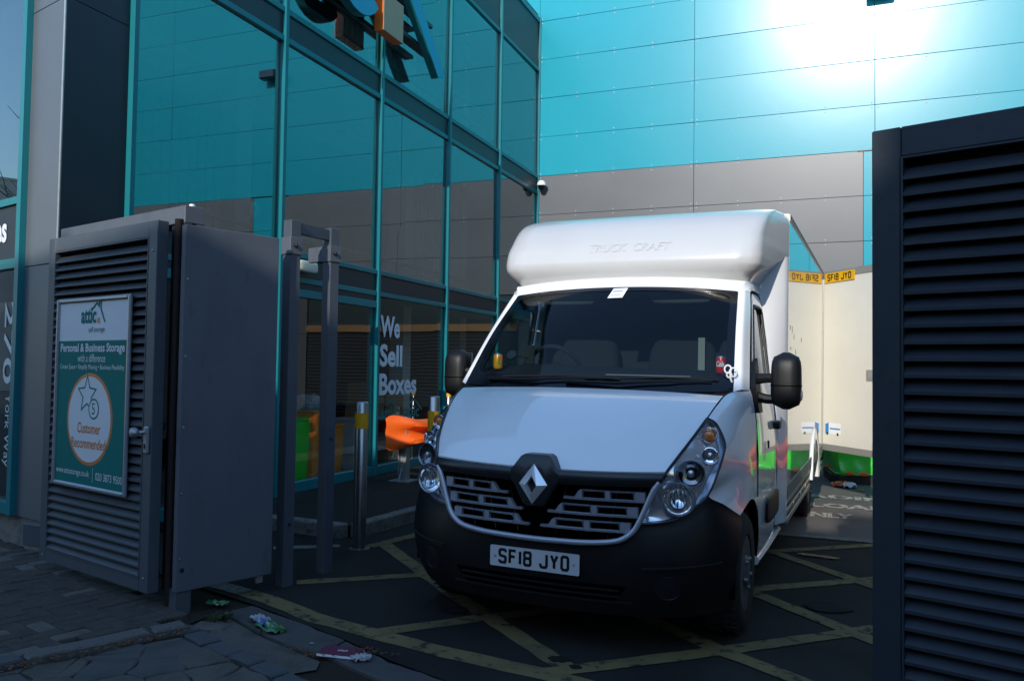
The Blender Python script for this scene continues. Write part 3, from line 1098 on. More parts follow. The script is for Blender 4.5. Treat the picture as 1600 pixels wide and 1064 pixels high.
# ================================================================== CLAD WAREHOUSE WALL
wh = thing('warehouse', 'tall warehouse wall clad in teal panels above a grey band behind the van', 'warehouse', (0, YB, 0))
mb = MB()
mb.box2((FX - 4.0, YB + .21, 0), (8.0, YB + .6, 10.9))
mb.box2((FX - .09, YB + .045, 0), (8.0, YB + .209, 10.88))
mb.box2((FX - 3.9, YB + .045, 8.72), (FX - .091, YB + .209, 10.88))
mb.build('backing_wall', 'panel_backing', wh)
PX0, PW, PZ, PH = -5.565, 3.098, 5.3796, 0.7885
cache = {}


def clad(x0, x1, z0, z1, mat):
    w, h = round(x1 - x0 - .0042, 3), round(z1 - z0 - .0042, 3)
    key = (w, h, mat)
    if key not in cache:
        mb = MB()
        mb.box((0, 0, 0), (w, .04, h), bev=.004)
        cache[key] = mb.mesh('cladding_panel', mat)
    o = inst('cladding_panel', cache[key], wh, ((x0 + x1) / 2, .02 + random.uniform(-.0015, .0015), (z0 + z1) / 2))
    o.rotation_euler = (random.uniform(-.003, .003), 0, random.uniform(-.003, .003))


xe = [PX0 + i * PW for i in range(5)]
rv = MB()
for r in range(-7, 7):
    z0 = PZ + r * PH
    z1 = z0 + PH
    if z1 < 0.05:
        continue
    z0 = max(z0, 0.02)
    if z0 > 8.5:
        clad(xe[0] - PW, xe[0], z0, z1, 'teal_panel')
    for i in range(4):
        a, b = xe[i], min(xe[i + 1], 8.0)
        if r >= 0:
            clad(a, b, z0, z1, 'teal_panel')
        else:
            segs = [(a, b, 'grey_panel')]
            if a < 0.446 < b:
                segs = [(a, 0.446, 'grey_panel'), (0.446, b, 'teal_panel')]
            elif a > 0.446:
                segs = [(a, a + .6, 'teal_panel'), (a + .6, b, 'grey_panel')] if i == 2 else segs
            if i == 0 and z0 < 2.3:
                segs = []
                clad(a, a + .35, z0, z1, 'grey_panel')
            if i == 1 and z0 < 2.3:
                segs = [(-0.1, 0.446, 'grey_panel'), (0.446, b, 'teal_panel')]
            for s in segs:
                clad(s[0], s[1], z0, z1, s[2])
        n = int((b - a) / .70)
        for k in range(n + 1):
            x = a + .05 + (b - a - .1) * k / n
            for z in (z0 + .045, z1 - .045):
                if z < 2.3:
                    continue
                rv.lathe([(0.011, 0), (0.010, .003), (0.0, .005)], 8, Matrix.Translation((x, YB - .002, z)) @ Matrix.Rotation(R(90), 4, 'X'))
o = rv.build('rivet', 'rivet_steel', wh, smooth=True)
tag(o, kind='stuff')
mb = MB()
mb.box2((0.35, YB - .02, 5.372), (1.3, YB - .001, 5.386))
mb.build('flashing', 'bolt_black', wh)
# loading bay with roller shutter, seen in the glass
mb = MB()
for i in range(30):
    z = 0.02 + i * .075
    mb.prism([(0, z), (.02, z + .0375), (0, z + .075)], -5.2, -0.12, lambda a, b, d: Vector((d, YB + .04 - a, b)))
mb.build('roller_shutter', 'interior_dark', wh)
mb = MB()
mb.box2((-5.2, YB - .03, 2.27), (-0.1, YB + .03, 2.42))
mb.build('shutter_box', 'cardboard', wh)
mb = MB()
mb.box2((-9.5, YB - .02, 10.88), (8.0, YB + .6, 10.98), bev=.01)
mb.build('coping', 'grey_panel', wh)

# camera and floodlight on that wall
cc = thing('security_camera', 'small white dome security camera on the grey wall beside the glass', 'camera', (-5.43, YB, 5.16))
mb = MB()
mb.tube([(-5.43, YB, 5.19), (-5.43, YB - .14, 5.19)], .022, 8)
mb.build('bracket', 'cctv_white', cc, smooth=True)
mb = MB()
mb.lathe([(0.0, .085), (0.05, .075), (0.085, .03), (0.09, -.02), (0.075, -.03)], 20, Matrix.Translation((-5.43, YB - .16, 5.17)))
mb.build('housing', 'cctv_white', cc, smooth=True)
mb = MB()
mb.lathe([(0.074, -.03), (0.065, -.07), (0.035, -.105), (0.0, -.115)], 20, Matrix.Translation((-5.43, YB - .16, 5.17)))
mb.build('dome', 'black_frit', cc, smooth=True)
fl = thing('floodlight', 'dark floodlight mounted high on the teal wall at the top edge', 'light', (0.72, YB, 8.2))
mb = MB()
mb.box2((0.50, YB - .30, 8.03), (0.95, YB - .10, 8.22), bev=.02)
mb.build('housing', 'bolt_black', fl)
mb = MB()
mb.box2((0.53, YB - .315, 8.05), (0.92, YB - .301, 8.20))
mb.build('lens', 'far_glass', fl)
mb = MB()
mb.tube([(0.72, YB, 8.2), (0.72, YB - .15, 8.15)], .03, 8)
mb.build('bracket', 'bolt_black', fl)

# ================================================================== GATES
def plane_fn(P, e):
    e = Vector((e[0], e[1], 0)).normalized()
    n = Vector((e.y, -e.x, 0))           # towards the street
    P = Vector((P[0], P[1], 0))
    return lambda s, z, d=0.0: P + e * s + n * d + Vector((0, 0, z)), e, n


def louvre_gate(label, P, e, W, H0, H1, stile, rail_t, rail_b, pitch, fm, sm, nm='louvre_gate', thick=.075):
    fn, e, n = plane_fn(P, e)
    rz = math.atan2(e.y, e.x)
    t = thing(nm, label, 'gate', (P[0], P[1], 0), (0, 0, rz))
    # local space: x along, -y to the street, z up

    def bx(x0, x1, z0, z1, d0, d1, name, mat, bev=.004):
        mb = MB()
        mb.box2((x0, -d1, z0), (x1, -d0, z1), bev=bev)
        return mb.build(name, mat, t, world=False)
    bx(0, stile, H0, H1, -thick, 0, 'stile', fm)
    bx(W - stile, W, H0, H1, -thick, 0, 'stile', fm)
    bx(stile + .001, W - stile - .001, H1 - rail_t, H1, -thick, -.001, 'rail', fm)
    bx(stile + .001, W - stile - .001, H0, H0 + rail_b, -thick, -.001, 'rail', fm)
    z0, z1 = H0 + rail_b, H1 - rail_t
    bead = .008
    for (a, b, c, d) in ((stile + .001, stile + bead, z0 + .001, z1 - .001), (W - stile - bead, W - stile - .001, z0 + .001, z1 - .001),
                         (stile + bead, W - stile - bead, z1 - bead, z1 - .001), (stile + bead, W - stile - bead, z0 + .001, z0 + bead)):
        bx(a, b, c, d, -.03, .003, 'bead', fm, 0)
    # one blade, shared
    L = W - 2 * stile - 2 * bead - .002
    mb = MB()
    prof = [(.002, -.012), (.002, 0.000), (-.034, .036), (-.037, .033), (-.004, -.003), (-.004, -.012)]
    k = pitch / .057
    prof = [(a, b * k) for a, b in prof]
    mb.prism(prof, 0, L, lambda a, b, d: Vector((d, -a, b)))
    me = mb.mesh('slat', sm)
    nsl = int((z1 - z0 - bead * 2) / pitch)
    for i in range(nsl):
        inst('slat', me, t, (stile + bead + .001, 0, z0 + bead + .014 + i * (z1 - z0 - bead * 2 - .02) / nsl), (random.uniform(-.035, .035), random.uniform(-.0016, .0016), random.uniform(-.0015, .0015)))
    bx(stile, W - stile, z0, z1, -thick + .001, -thick + .012, 'back_panel', 'black_gap', 0)
    return t


LP, LE = (-5.25, 4.16), (1.385, -0.37)
lg = louvre_gate('grey louvred gate leaf on the left carrying the framed poster', LP, LE, 1.437, 0.112, 2.385, .096, .10, .075, .0565, 'gate_grey', 'gate_slat')
lfn, le, ln = plane_fn(LP, LE)
# handle with knob
h = MB()
h.box2((1.375, -.022, .955), (1.425, 0.0, 1.12), bev=.008)
hd = h.build('handle', 'silver_frame', lg, world=False)
h = MB()
h.lathe([(0.012, 0), (0.012, .03), (0.028, .04), (0.034, .058), (0.028, .078), (0.0, .086)], 18, Matrix.Translation((1.388, -.02, 1.085)) @ Matrix.Rotation(R(-18), 4, 'Z') @ Matrix.Rotation(R(90), 4, 'X'))
h.build('knob', 'silver_frame', hd, smooth=True, world=False)
h = MB()
h.box2((1.395, -.026, .985), (1.408, -.0225, 1.015))
h.build('keyhole', 'bolt_black', hd, world=False)
for x, z in ((.05, .15), (1.39, 2.2), (1.39, .20)):
    h = MB()
    h.lathe([(.009, 0), (.008, .004), (0, .006)], 10, Matrix.Translation((x, -.0005, z)) @ Matrix.Rotation(R(90), 4, 'X'))
    h.build('screw', 'steel_bolt', lg, world=False)

RP = (0.122, 3.21)
ra = R(-18.5)
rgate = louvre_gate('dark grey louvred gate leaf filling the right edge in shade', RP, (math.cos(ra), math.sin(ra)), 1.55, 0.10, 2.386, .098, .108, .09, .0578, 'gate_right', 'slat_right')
# rear and hinge tube of the right leaf
h = MB()
h.tube([(1.60, .04, 0), (1.60, .04, 2.42)], .05, 10)
h.build('hinge_post', 'gate_right', rgate, smooth=True, world=False)

# rusty pivot tube between the left leaf and the side panel
o = MB().tube([(-3.785, 3.885, -.02), (-3.785, 3.885, 2.40)], .026, 10).build('pivot_pole', 'rust', smooth=True)
tag(solo(o, (-3.785, 3.885, 0)), 'rusty brown pole standing between the louvred leaf and the grey panel', 'pole')

# grey folded side panel on its post
pa, pb = Vector((-3.676, 3.828, 0)), Vector((-3.46, 4.445, 0))
pe = (pb - pa).normalized()
prz = math.atan2(pe.y, pe.x)
sp = thing('side_panel', 'flat grey metal gate panel with a lit upper corner beside the louvred leaf', 'panel', tuple(pa), (0, 0, prz))
PL = (pb - pa).length
h = MB()
h.box2((0, -.0, .13), (PL, .05, 2.354), bev=.004)
h.build('panel_skin', 'gate_panel', sp, world=False)
h = MB()
h.box2((.008, .012, -.02), (.105, .10, .14), bev=.004)
h.build('foot_post', 'gate_grey', sp, world=False)
h = MB()
h.prism([(-3.91, 3.955), (-3.70, 3.90), (-3.70, 3.94), (-3.91, 4.0)], .10, 2.375, lambda a, b, d: Vector((a, b, d)))
h.build('gap_shade_strip', 'black_gap', sp)  # black strip standing in for the shade between leaf and panel
h = MB()
h.box2((PL - .10, .02, .08), (PL - .05, .045, .135), bev=.002)
h.build('lug', 'galvanised', sp, world=False)
for z in (.33, .72, 1.12, 1.55, 2.02):
    h = MB()
    h.lathe([(.008, 0), (.007, .004), (0, .007)], 10, Matrix.Translation((.018, -.0005, z)) @ Matrix.Rotation(R(90), 4, 'X'))
    h.build('screw', 'steel_bolt', sp, world=False)
h = MB()
h.lathe([(.014, 0), (.014, .003), (0, .004)], 10, Matrix.Translation((.035, -.0005, .26)) @ Matrix.Rotation(R(90), 4, 'X'))
h.build('grommet', 'bolt_black', sp, world=False)

# header beam over the leaf
ba = Vector((-3.79, 3.935, 0))
o_fn, oe, on_ = plane_fn((ba.x, ba.y), LE)
hb = thing('header_beam', 'pale grey box beam lying across the top of the left gate', 'beam', tuple(ba + Vector((0, 0, 2.36))), (0, 0, math.atan2(oe.y, oe.x)))
h = MB()
h.box2((-1.66, 0, 0.03), (0, .14, .14), bev=.004)
h.build('beam', 'gate_panel', hb, world=False)
h = MB()
h.box2((-.10, .001, -.02), (-.001, .139, .029))
h.build('end_plate', 'gate_panel', hb, world=False)
h = MB()
h.lathe([(.02, 0), (.018, .014), (0, .02)], 10, Matrix.Translation((-.02, .06, .14)))
h.build('bolt', 'cctv_white', hb, world=False, smooth=True)

# pair of gate posts joined by a bar
gp = thing('gate_post_frame', 'two grey square posts tied by a top bar and clamps behind the panel', 'gate post', (-3.50, 4.62, 0), (0, 0, R(-15)))


def gpos(w):
    return WM[gp.name].inverted() @ Vector(w)


p1 = gpos((-3.51, 4.645, 0))
p2 = gpos((-3.475, 5.065, 0))
for p, nm in ((p1, 2.51), (p2, 2.52)):
    h = MB()
    h.box2((p.x - .043, p.y - .043, -.02), (p.x + .043, p.y + .043, nm), bev=.004)
    h.build('post', 'gate_grey', gp, world=False)
h = MB()
d = (p2 - p1)
h.box((0, 0, 0), (d.length - .088, .04, .075), Matrix.Translation((p1 + p2) / 2 + Vector((0.0, 0, 2.465))) @ Matrix.Rotation(math.atan2(d.y, d.x), 4, 'Z'))
h.build('tie_bar', 'gate_grey', gp, world=False)
for p, z, off in ((p1, 2.33, -.0), (p2, 2.33, -.0)):
    h = MB()
    h.box2((p.x - .052, p.y - .052, z - .06), (p.x + .052, p.y + .052, z + .06), bev=.003)
    h.build('clamp', 'gate_panel', gp, world=False)
    h = MB()
    h.lathe([(.014, 0), (.014, .016), (.009, .022), (0, .024)], 12, Matrix.Translation((p.x + .052, p.y - .01, z)) @ Matrix.Rotation(R(90), 4, 'Y'))
    h.build('bolt', 'bolt_black', gp, world=False, smooth=True)
h = MB()
h.box2((p2.x - .20, p2.y - .050, 2.275), (p2.x - .053, p2.y - .01, 2.385), bev=.003)
h.build('latch_plate', 'gate_panel', gp, world=False)
h = MB()
h.box2((p2.x - .19, p2.y + .0, 2.28), (p2.x - .06, p2.y + .12, 2.38), bev=.01)
h.build('stop_block', 'bolt_black', gp, world=False)
for p in (p1, p2):
    for z in (.38, .46, .42):
        h = MB()
        h.lathe([(.012 if z == .42 else .005, 0), (.01 if z == .42 else .004, .004), (0, .005)], 10, Matrix.Translation((p.x + .0435, p.y, z if p is p1 else z + .55)) @ Matrix.Rotation(R(90), 4, 'Y'))
        h.build('bolt', 'bolt_black' if z == .42 else 'steel_bolt', gp, world=False)

# framed poster on the leaf
po = thing('poster', 'framed teal and white storage advert hung on the louvred gate leaf', 'poster', tuple(lfn(.205, .665, .004)), (0, 0, math.atan2(le.y, le.x)))
PWd, PHt = .985, 1.275
for a, b, c, d in ((0, .03, 0, PHt), (PWd - .03, PWd, 0, PHt), (.0301, PWd - .0301, 0, .03), (.0301, PWd - .0301, PHt - .03, PHt)):
    h = MB()
    h.box2((a, -.026, c), (b, 0, d), bev=.009)
    h.build('frame', 'silver_frame', po, world=False)


def pf(z_off):
    return lambda a, b: Vector((a, -z_off, b))


h = MB()
h.box2((.03, -.010, .03), (PWd - .03, -.004, PHt - .03))
h.build('white_sheet', 'poster_white', po, world=False)
h = MB()
h.add([pf(.0115)(a, b) for a, b in ((.03, .03), (PWd - .03, .03), (PWd - .03, .985), (.03, .985))], [[0, 1, 2, 3]])
h.build('teal_field', 'poster_teal', po, world=False, recalc=False)
cx, cy = .487, .465


def disc(r, z, n=48):
    mb = MB()
    mb.add([pf(z)(cx + r * math.cos(2 * math.pi * i / n), cy + r * math.sin(2 * math.pi * i / n)) for i in range(n)], [list(range(n))])
    return mb


disc(.305, .0125).build('orange_ring', 'poster_orange', po, world=False, recalc=False)
disc(.283, .0135).build('white_disc', 'poster_white', po, world=False, recalc=False)
h = MB()
star = []
for i in range(10):
    rr = .125 if i % 2 == 0 else .058
    a = math.pi / 2 + i * math.pi / 5
    star.append((.455 + rr * math.cos(a), .625 + rr * math.sin(a)))
h.ribbon(star, .011, pf(.0145), closed=True)
h.build('star_mark', 'poster_teal', po, world=False, recalc=False)
h = MB()
h.add([pf(.0148)(.55 + .066 * math.cos(i * math.pi / 12), .535 + .066 * math.sin(i * math.pi / 12)) for i in range(24)], [list(range(24))])
h.build('badge_ground', 'poster_white', po, world=False, recalc=False)
h = MB()
h.ribbon([(.55 + .063 * math.cos(i * math.pi / 16), .535 + .063 * math.sin(i * math.pi / 16)) for i in range(32)], .010, pf(.0155), closed=True)
text_on(h, '5', pf(.0155), h=.075, a0=.525, b0=.498)
h.build('badge', 'poster_teal', po, world=False, recalc=False)
for txt, wd_, hg_, a_, b_, bo_, mt_ in (('Customer', .31, .072, .335, .370, .02, 'poster_orange'), ('Recommended', .46, .070, .257, .270, .02, 'poster_orange'),
                                    ('Personal & Business Storage', .86, .075, .062, .893, .025, 'poster_white'), ('with a difference', .37, .052, .31, .843, 0, 'poster_pale'),
                                    ('Create Space • Simplify Moving • Business Flexibility', .86, .042, .062, .785, 0, 'poster_pale'),
                                    ('www.atticstorage.co.uk', .46, .052, .055, .075, .006, 'poster_pale'), ('020 3873 9500', .335, .050, .60, .075, .006, 'poster_pale'),
                                    ('attic', .205, .105, .335, 1.10, .03, 'poster_teal'), ('self storage', .215, .048, .44, 1.03, 0, 'gate_panel')):
    h = MB()
    text_on(h, txt, pf(.0145 if b_ < 1 else .0125), w=wd_, h=hg_, a0=a_, b0=b_, bold=bo_)
    h.build('lettering', mt_, po, world=False, recalc=False)
h = MB()
h.ribbon([(.56, .055), (.56, .15)], .004, pf(.0145))
h.build('divider', 'poster_pale', po, world=False, recalc=False)
h = MB()
h.ribbon([(.47, 1.185), (.545, 1.235), (.575, 1.21), (.575, 1.235), (.60, 1.235), (.60, 1.19), (.655, 1.105)], .014, pf(.0125))
h.build('roof_mark', 'poster_teal', po, world=False, recalc=False)
h = MB()
h.add([pf(.0125)(a, b) for a, b in ((.555, 1.10), (.585, 1.10), (.585, 1.135), (.555, 1.135))], [[0, 1, 2, 3]])
h.build('orange_mark', 'poster_orange', po, world=False, recalc=False)

# ================================================================== BOLLARDS
def bollard(x, y, H, r, y0, y1, label, zb=0.0):
    t = thing('bollard', label, 'bollard', (x, y, zb), group='steel bollards by the glazed facade')
    mb = MB()
    mb.lathe([(r * 1.6, -.02), (r * 1.6, .006), (r, .008), (r, H - .012), (r - .008, H - .002), (r - .02, H), (0, H + .002)], 28)
    mb.build('tube', 'stainless', t, smooth=True, world=False, ang=50)
    mb = MB()
    mb.lathe([(r + .0005, y0), (r + .002, y0 + .001), (r + .002, y1 - .001), (r + .0005, y1)], 28)
    mb.build('yellow_band', 'yellow_band', t, smooth=True, world=False)
    return t


bollard(-3.663, 5.83, 1.215, .054, .99, 1.12, 'brushed steel bollard with a yellow band nearest the gate posts')
bollard(-3.49, 6.80, 1.24, .054, .86, 1.10, 'brushed steel bollard with a wide yellow band beside the van headlight')
bollard(-5.30, 10.8, 1.20, .034, .98, 1.13, 'slim steel post with a small yellow band behind the barrier', .10)

# ================================================================== ORANGE CRASH BARRIERS
def barrier(x0, y0, y1, sgn, label, curl, zb=.10):
    """W-beam along +Y with a flared fish-tail at its near end; sgn = side its face looks to"""
    t = thing('crash_barrier', label, 'barrier', (x0, y0 + .6, zb))
    zc = .60
    prof = [(-.155, .0), (-.142, .015), (-.112, .115), (-.068, .12), (-.032, .012), (0, -.004), (.032, .012), (.068, .12), (.112, .115), (.142, .015), (.155, .0)]
    rows = []
    for i in range(27):
        s = i / 26
        if s < .62:
            q = s / .62
            y = y0 + q * .55
            k = smooth(0.05, .55, q)
            amp = .10 + 1.0 * k
            hh = 1.42 - .42 * smooth(0.05, .75, q)
            off = -curl * (1 - q) ** 2
        else:
            q = (s - .62) / .38
            y = y0 + .55 + q * (y1 - y0 - .55)
            amp, hh, off = 1, 1, 0
        rd = 1.0
        if i == 0:
            hh *= .80
        if i == 1:
            hh *= .95
        rows.append([Vector((x0 + sgn * (b * amp + off), y, zb + zc + a * hh * rd)) for a, b in prof])
    mb = MB()
    mb.grid(rows)
    mb.grid([[p + Vector((-sgn * .006, 0, 0)) for p in r] for r in rows], flip=True)
    mb.build('beam', 'orange_paint', t, smooth=True, ang=60)
    for yy in (y0 + .26, y0 + 2.4, y0 + 4.3):
        if yy > y1:
            break
        pm = MB()
        xx = x0 - sgn * (.145 if yy < y0 + 1 else .065)
        pm.box2((xx - .05, yy - .005, zb), (xx + .05, yy + .005, zb + .79))
        pm.box2((xx - .055, yy - .05, zb), (xx - .045, yy + .05, zb + .79))
        pm.box2((xx + .045, yy - .05, zb), (xx + .055, yy + .05, zb + .79))
        ps = pm.build('post', 'galvanised', t)
        pm = MB()
        pm.box2((xx - .14, yy - .14, zb), (xx + .14, yy + .14, zb + .012))
        pm.prism([(yy + .051, .012), (yy + .13, .012), (yy + .051, .16)], xx - .006, xx + .006, lambda a, b, d: Vector((d, a, zb + b)))
        pm.prism([(yy - .051, .012), (yy - .13, .012), (yy - .051, .16)], xx - .006, xx + .006, lambda a, b, d: Vector((d, a, zb + b)))
        pm.build('base_plate', 'galvanised', ps)
        for a, b in ((-.09, .119), (.09, .119)):
            bm_ = MB()
            bm_.lathe([(.016, 0), (.014, .008), (0, .012)], 10, Matrix.Translation((x0 + sgn * b, yy if yy > y0 + 1 else y0 + .64, zb + zc + a)) @ Matrix.Rotation(R(90) * sgn, 4, 'Y'))
            bm_.build('bolt', 'bolt_black', t, smooth=True)
    return t


barrier(-4.83, 8.65, 14.2, 1, 'orange crash barrier with a flared end on a grey post left of the van', .26)
rbar = barrier(1.45, 7.4, 9.9, -1, 'orange crash barrier along the right side of the yard behind the gate', .2, 0.0)
rbar.rotation_euler = (0, 0, R(25))

# ================================================================== THINGS INSIDE THE GROUND FLOOR
def fabric_bin(x, y, w, d, hgt, mat, label, film=False):
    t = thing('fabric_bin', label, 'bin', (x, y, .095), group='fabric bins inside the glass')
    rows = []
    for i, (z, k) in enumerate(((0, .86), (.05, .9), (hgt * .5, .98), (hgt, 1.0), (hgt - .02, .96), (.1, .84))):
        ring = []
        for q in range(25):
            a = 2 * math.pi * q / 24
            ca_, sa_ = math.cos(a), math.sin(a)
            rr = (abs(ca_) ** 6 + abs(sa_) ** 6) ** (-1 / 6)
            ring.append(Vector((x + w / 2 * k * rr * ca_ + random.uniform(-.006, .006), y + d / 2 * k * rr * sa_, .096 + z)))
        ring[-1] = ring[0]
        rows.append(ring)
    mb = MB()
    mb.grid(rows)
    mb.build('bag', mat, t, smooth=True)
    mb = MB()
    mb.tube([p + Vector((0, 0, .004)) for p in rows[3][:-1]], .012, 6, closed=True)
    mb.build('rim', mat, t, smooth=True)
    if film:
        sb = superbox((w * .9, d * .9, .30), 2.6)
        sb.v = [p + Vector((x, y, .095 + hgt + .05 + random.uniform(-.02, .02))) for p in sb.v]
        sb.build('film', 'clear_film', t)
    return t


fabric_bin(-5.98, 7.83, .50, .46, .78, 'bag_green', 'bright green fabric bin behind the ground floor glass')
fabric_bin(-5.97, 8.30, .46, .42, .86, 'bag_orange', 'tall orange fabric bin with clear film behind the glass', True)
fabric_bin(-6.05, 8.74, .42, .38, .66, 'bag_orange', 'lower orange fabric bin farther along behind the glass')
for i, (y, z, w, hh) in enumerate(((10.05, .78, .42, .22), (10.10, 1.0, .36, .27), (10.62, .10, .4, .4), (10.55, .78, .5, .30))):
    o = MB().box2((-6.6, y, z), (-6.2, y + w, z + hh), bev=.004).build('cardboard_box', 'cardboard')
    tag(solo(o, (-6.4, y + w / 2, z)), ['low cardboard box on the shelf under the word Boxes', 'cardboard box on top of the low box behind the lettering', 'cardboard box standing on the floor behind the glass', 'wide cardboard box at the right end of the display shelf'][i], 'box', 'cardboard boxes on show behind the glass')
sh = thing('display_shelf', 'pale display shelf behind the lettered glass', 'shelf', (-6.4, 10.3, .095))
for z in (.75, 0.30):
    MB().box2((-6.65, 9.6, z), (-6.15, 11.2, z + .028)).build('shelf_board', 'interior_white', sh)
for y in (9.62, 11.15):
    MB().box2((-6.63, y, .096), (-6.17, y + .03, .749)).build('upright', 'interior_white', sh)

# ================================================================== TARPAULIN LOAD AND LITTER BEHIND THE VAN
tp = thing('covered_load', 'bright green tarpaulin wrapped around a load behind the open van door', 'tarpaulin', (.5, 12.4, 0))
rows = []
rgt = random.Random(5)
base = [(-0.16, 12.95), (-.12, 12.65), (0.0, 12.02), (.25, 12.06), (.5, 12.12), (.9, 12.2), (1.3, 12.3), (1.45, 12.9)]
for z, k in ((.10, 0), (.16, .02), (.35, .0), (.6, .03), (.85, .05), (.95, .14)):
    rows.append([Vector((x + (.65 - x) * k * 1.0 + rgt.uniform(-.025, .025), y + (12.6 - y) * k + rgt.uniform(-.035, .035), z)) for x, y in base])
rows.append([Vector((.65, 12.6, .97)) for _ in base])
mb = MB()
mb.grid(loft(rows, 36, 22))
mb.build('tarpaulin', 'tarp_green', tp, smooth=True)
mb = MB()
mb.grid(loft([[Vector((x - .01, y - .015, z)) for x, y in base] for z in (0.0, .05, .12)], 36, 5))
mb.build('black_skirt', 'tarp_dark', tp, smooth=True)
for (x, y, w, z) in ((-.10, 12.52, .12, .17), (.17, 11.985, .13, .155), (.35, 12.02, .12, .15)):
    sb = superbox((w, .05, .055), 2.5, 6)
    sb.v = [p + Vector((x, y + .01, z + rgt.uniform(-.006, .006))) for p in sb.v]
    sb.build('orange_strap', 'tarp_orange', tp, smooth=True)
mb = MB()
mb.tube([(-.1, 12.55, .16), (.0, 11.99, .15), (.25, 12.0, .14), (.55, 12.08, .15)], .008, 6)
mb.build('strap_cord', 'alloy', tp, smooth=True)


def crumple(name, label, x, y, w, d, mat, hgt=.02, seed=1, rz=0, z=0.004, n=9, second=None, cat='litter'):
    rg_ = random.Random(seed)
    ca_, sa_ = math.cos(rz), math.sin(rz)
    rows = []
    for i in range(n):
        row = []
        for j in range(n):
            a, b = i / (n - 1) - .5, j / (n - 1) - .5
            edge = 1 - .25 * rg_.random() * (abs(a) > .4) - .25 * rg_.random() * (abs(b) > .4)
            px, py = a * w * edge, b * d * edge
            row.append(Vector((x + px * ca_ - py * sa_, y + px * sa_ + py * ca_, z + rg_.random() * hgt * (1 - max(abs(a), abs(b))) + .002)))
        rows.append(row)
    mb = MB()
    mb.grid(rows)
    if second is None:
        o = mb.build(name, mat, smooth=False)
        o.data.shade_flat()
        solo(o, (x, y, z))
        return tag(o, label, cat)
    t = thing(name, label, cat, (x, y, z))
    mb.build('wrapper', mat, t)
    for (dx, dy, k, m2) in second:
        sub = MB()
        rr = [[Vector(((p.x - x) * k + x + dx, (p.y - y) * k + y + dy, p.z + .006)) for p in r] for r in rows]
        sub.grid(rr)
        sub.build('wrapper', m2, t)
    return t


crumple('food_wrapper', 'crumpled green crisp packet with white and blue wrapping by the edging slab', -2.98, 3.825, .24, .12, 'wrap_green', .05, 3, R(-22), .006, 9, ((-.13, .08, .75, 'wrap_white'), (-.08, .035, .55, 'wrap_blue')))
crumple('food_wrapper', 'small green wrapper lying under the grey side panel', -3.60, 4.10, .17, .08, 'wrap_green', .03, 8, R(10), .004)
crumple('tissue', 'torn scrap of white tissue next to the maroon booklet', -2.255, 3.63, .11, .09, 'wrap_white', .04, 11, R(30), .006)
crumple('food_packet', 'red and yellow snack packet lying in front of the green tarpaulin', .10, 11.72, .34, .24, 'wrap_red', .10, 15, R(15), .004, 8, ((.08, -.10, .55, 'paper'),))
crumple('paper_scrap', 'brown leaf-like scrap on the sunlit loading yard right of the red packet', .30, 11.45, .10, .07, 'cardboard', .02, 19, R(15), .004)
crumple('paper_scrap', 'tiny white scrap on the smooth edging slab', -2.62, 3.72, .026, .016, 'wrap_white', .01, 21, R(5), .008)
crumple('paper_scrap', 'faded green scrap on the raised footway by the barrier post', -4.35, 8.3, .10, .06, 'wrap_green', .015, 23, R(5), .102)
crumple('cardboard_strip', 'flat strip of pale cardboard on the hatched asphalt right of the van', -.13, 7.17, .34, .09, 'cardboard', .012, 25, R(-12), .005)
bk_ = thing('booklet', 'maroon booklet lying on the gutter edge by the yellow line', 'booklet', (-2.40, 3.665, .006), (0, 0, R(8)))
mb = MB()
mb.box2((-.105, -.065, .0), (.105, .065, .012))
mb.build('pages', 'paper', bk_, world=False)
mb = MB()
mb.box2((-.108, -.064, .0122), (.108, .068, .0145))
mb.build('cover', 'booklet', bk_, world=False)
mb = MB()
for q_ in range(4):
    mb.box((-.01 + q_ * .014, .0 + (q_ % 2) * .004, .0155), (.008, .016, .001))
mb.build('cover_print', 'poster_white', bk_, world=False, recalc=False)
# dead leaves and grit along the kerb, weeds
mb = MB()
rg_ = random.Random(31)
for i in range(420):
    if i < 230:
        t_ = rg_.random()
        x, y = -3.40 - .46 * t_ + rg_.gauss(.03, .02), 3.62 - 1.02 * t_ + rg_.gauss(0, .03)
    elif i < 300:
        x, y = -2.30 + rg_.gauss(0, .09), 3.74 + rg_.gauss(0, .025)
    elif i < 360:
        x, y = -2.55 + rg_.gauss(0, .12), 3.60 + rg_.gauss(0, .03)
    else:
        x, y = rg_.uniform(-4.2, -2.0), rg_.uniform(2.9, 3.9)
    s_ = rg_.uniform(.004, .014)
    a = rg_.uniform(0, 6.28)
    z = rg_.uniform(.008, .02)
    q = [(math.cos(a + k * 1.57) * s_ * (1 if k % 2 else .6), math.sin(a + k * 1.57) * s_ * (1 if k % 2 else .6)) for k in range(4)]
    mb.add([(x + u, y + v, z + rg_.uniform(0, .008)) for u, v in q], [[0, 1, 2, 3]])
tag(mb.build('leaf_litter', 'leaf_brown', recalc=False), 'brown dead leaves and grit gathered along the kerb', 'leaf litter', kind='stuff')
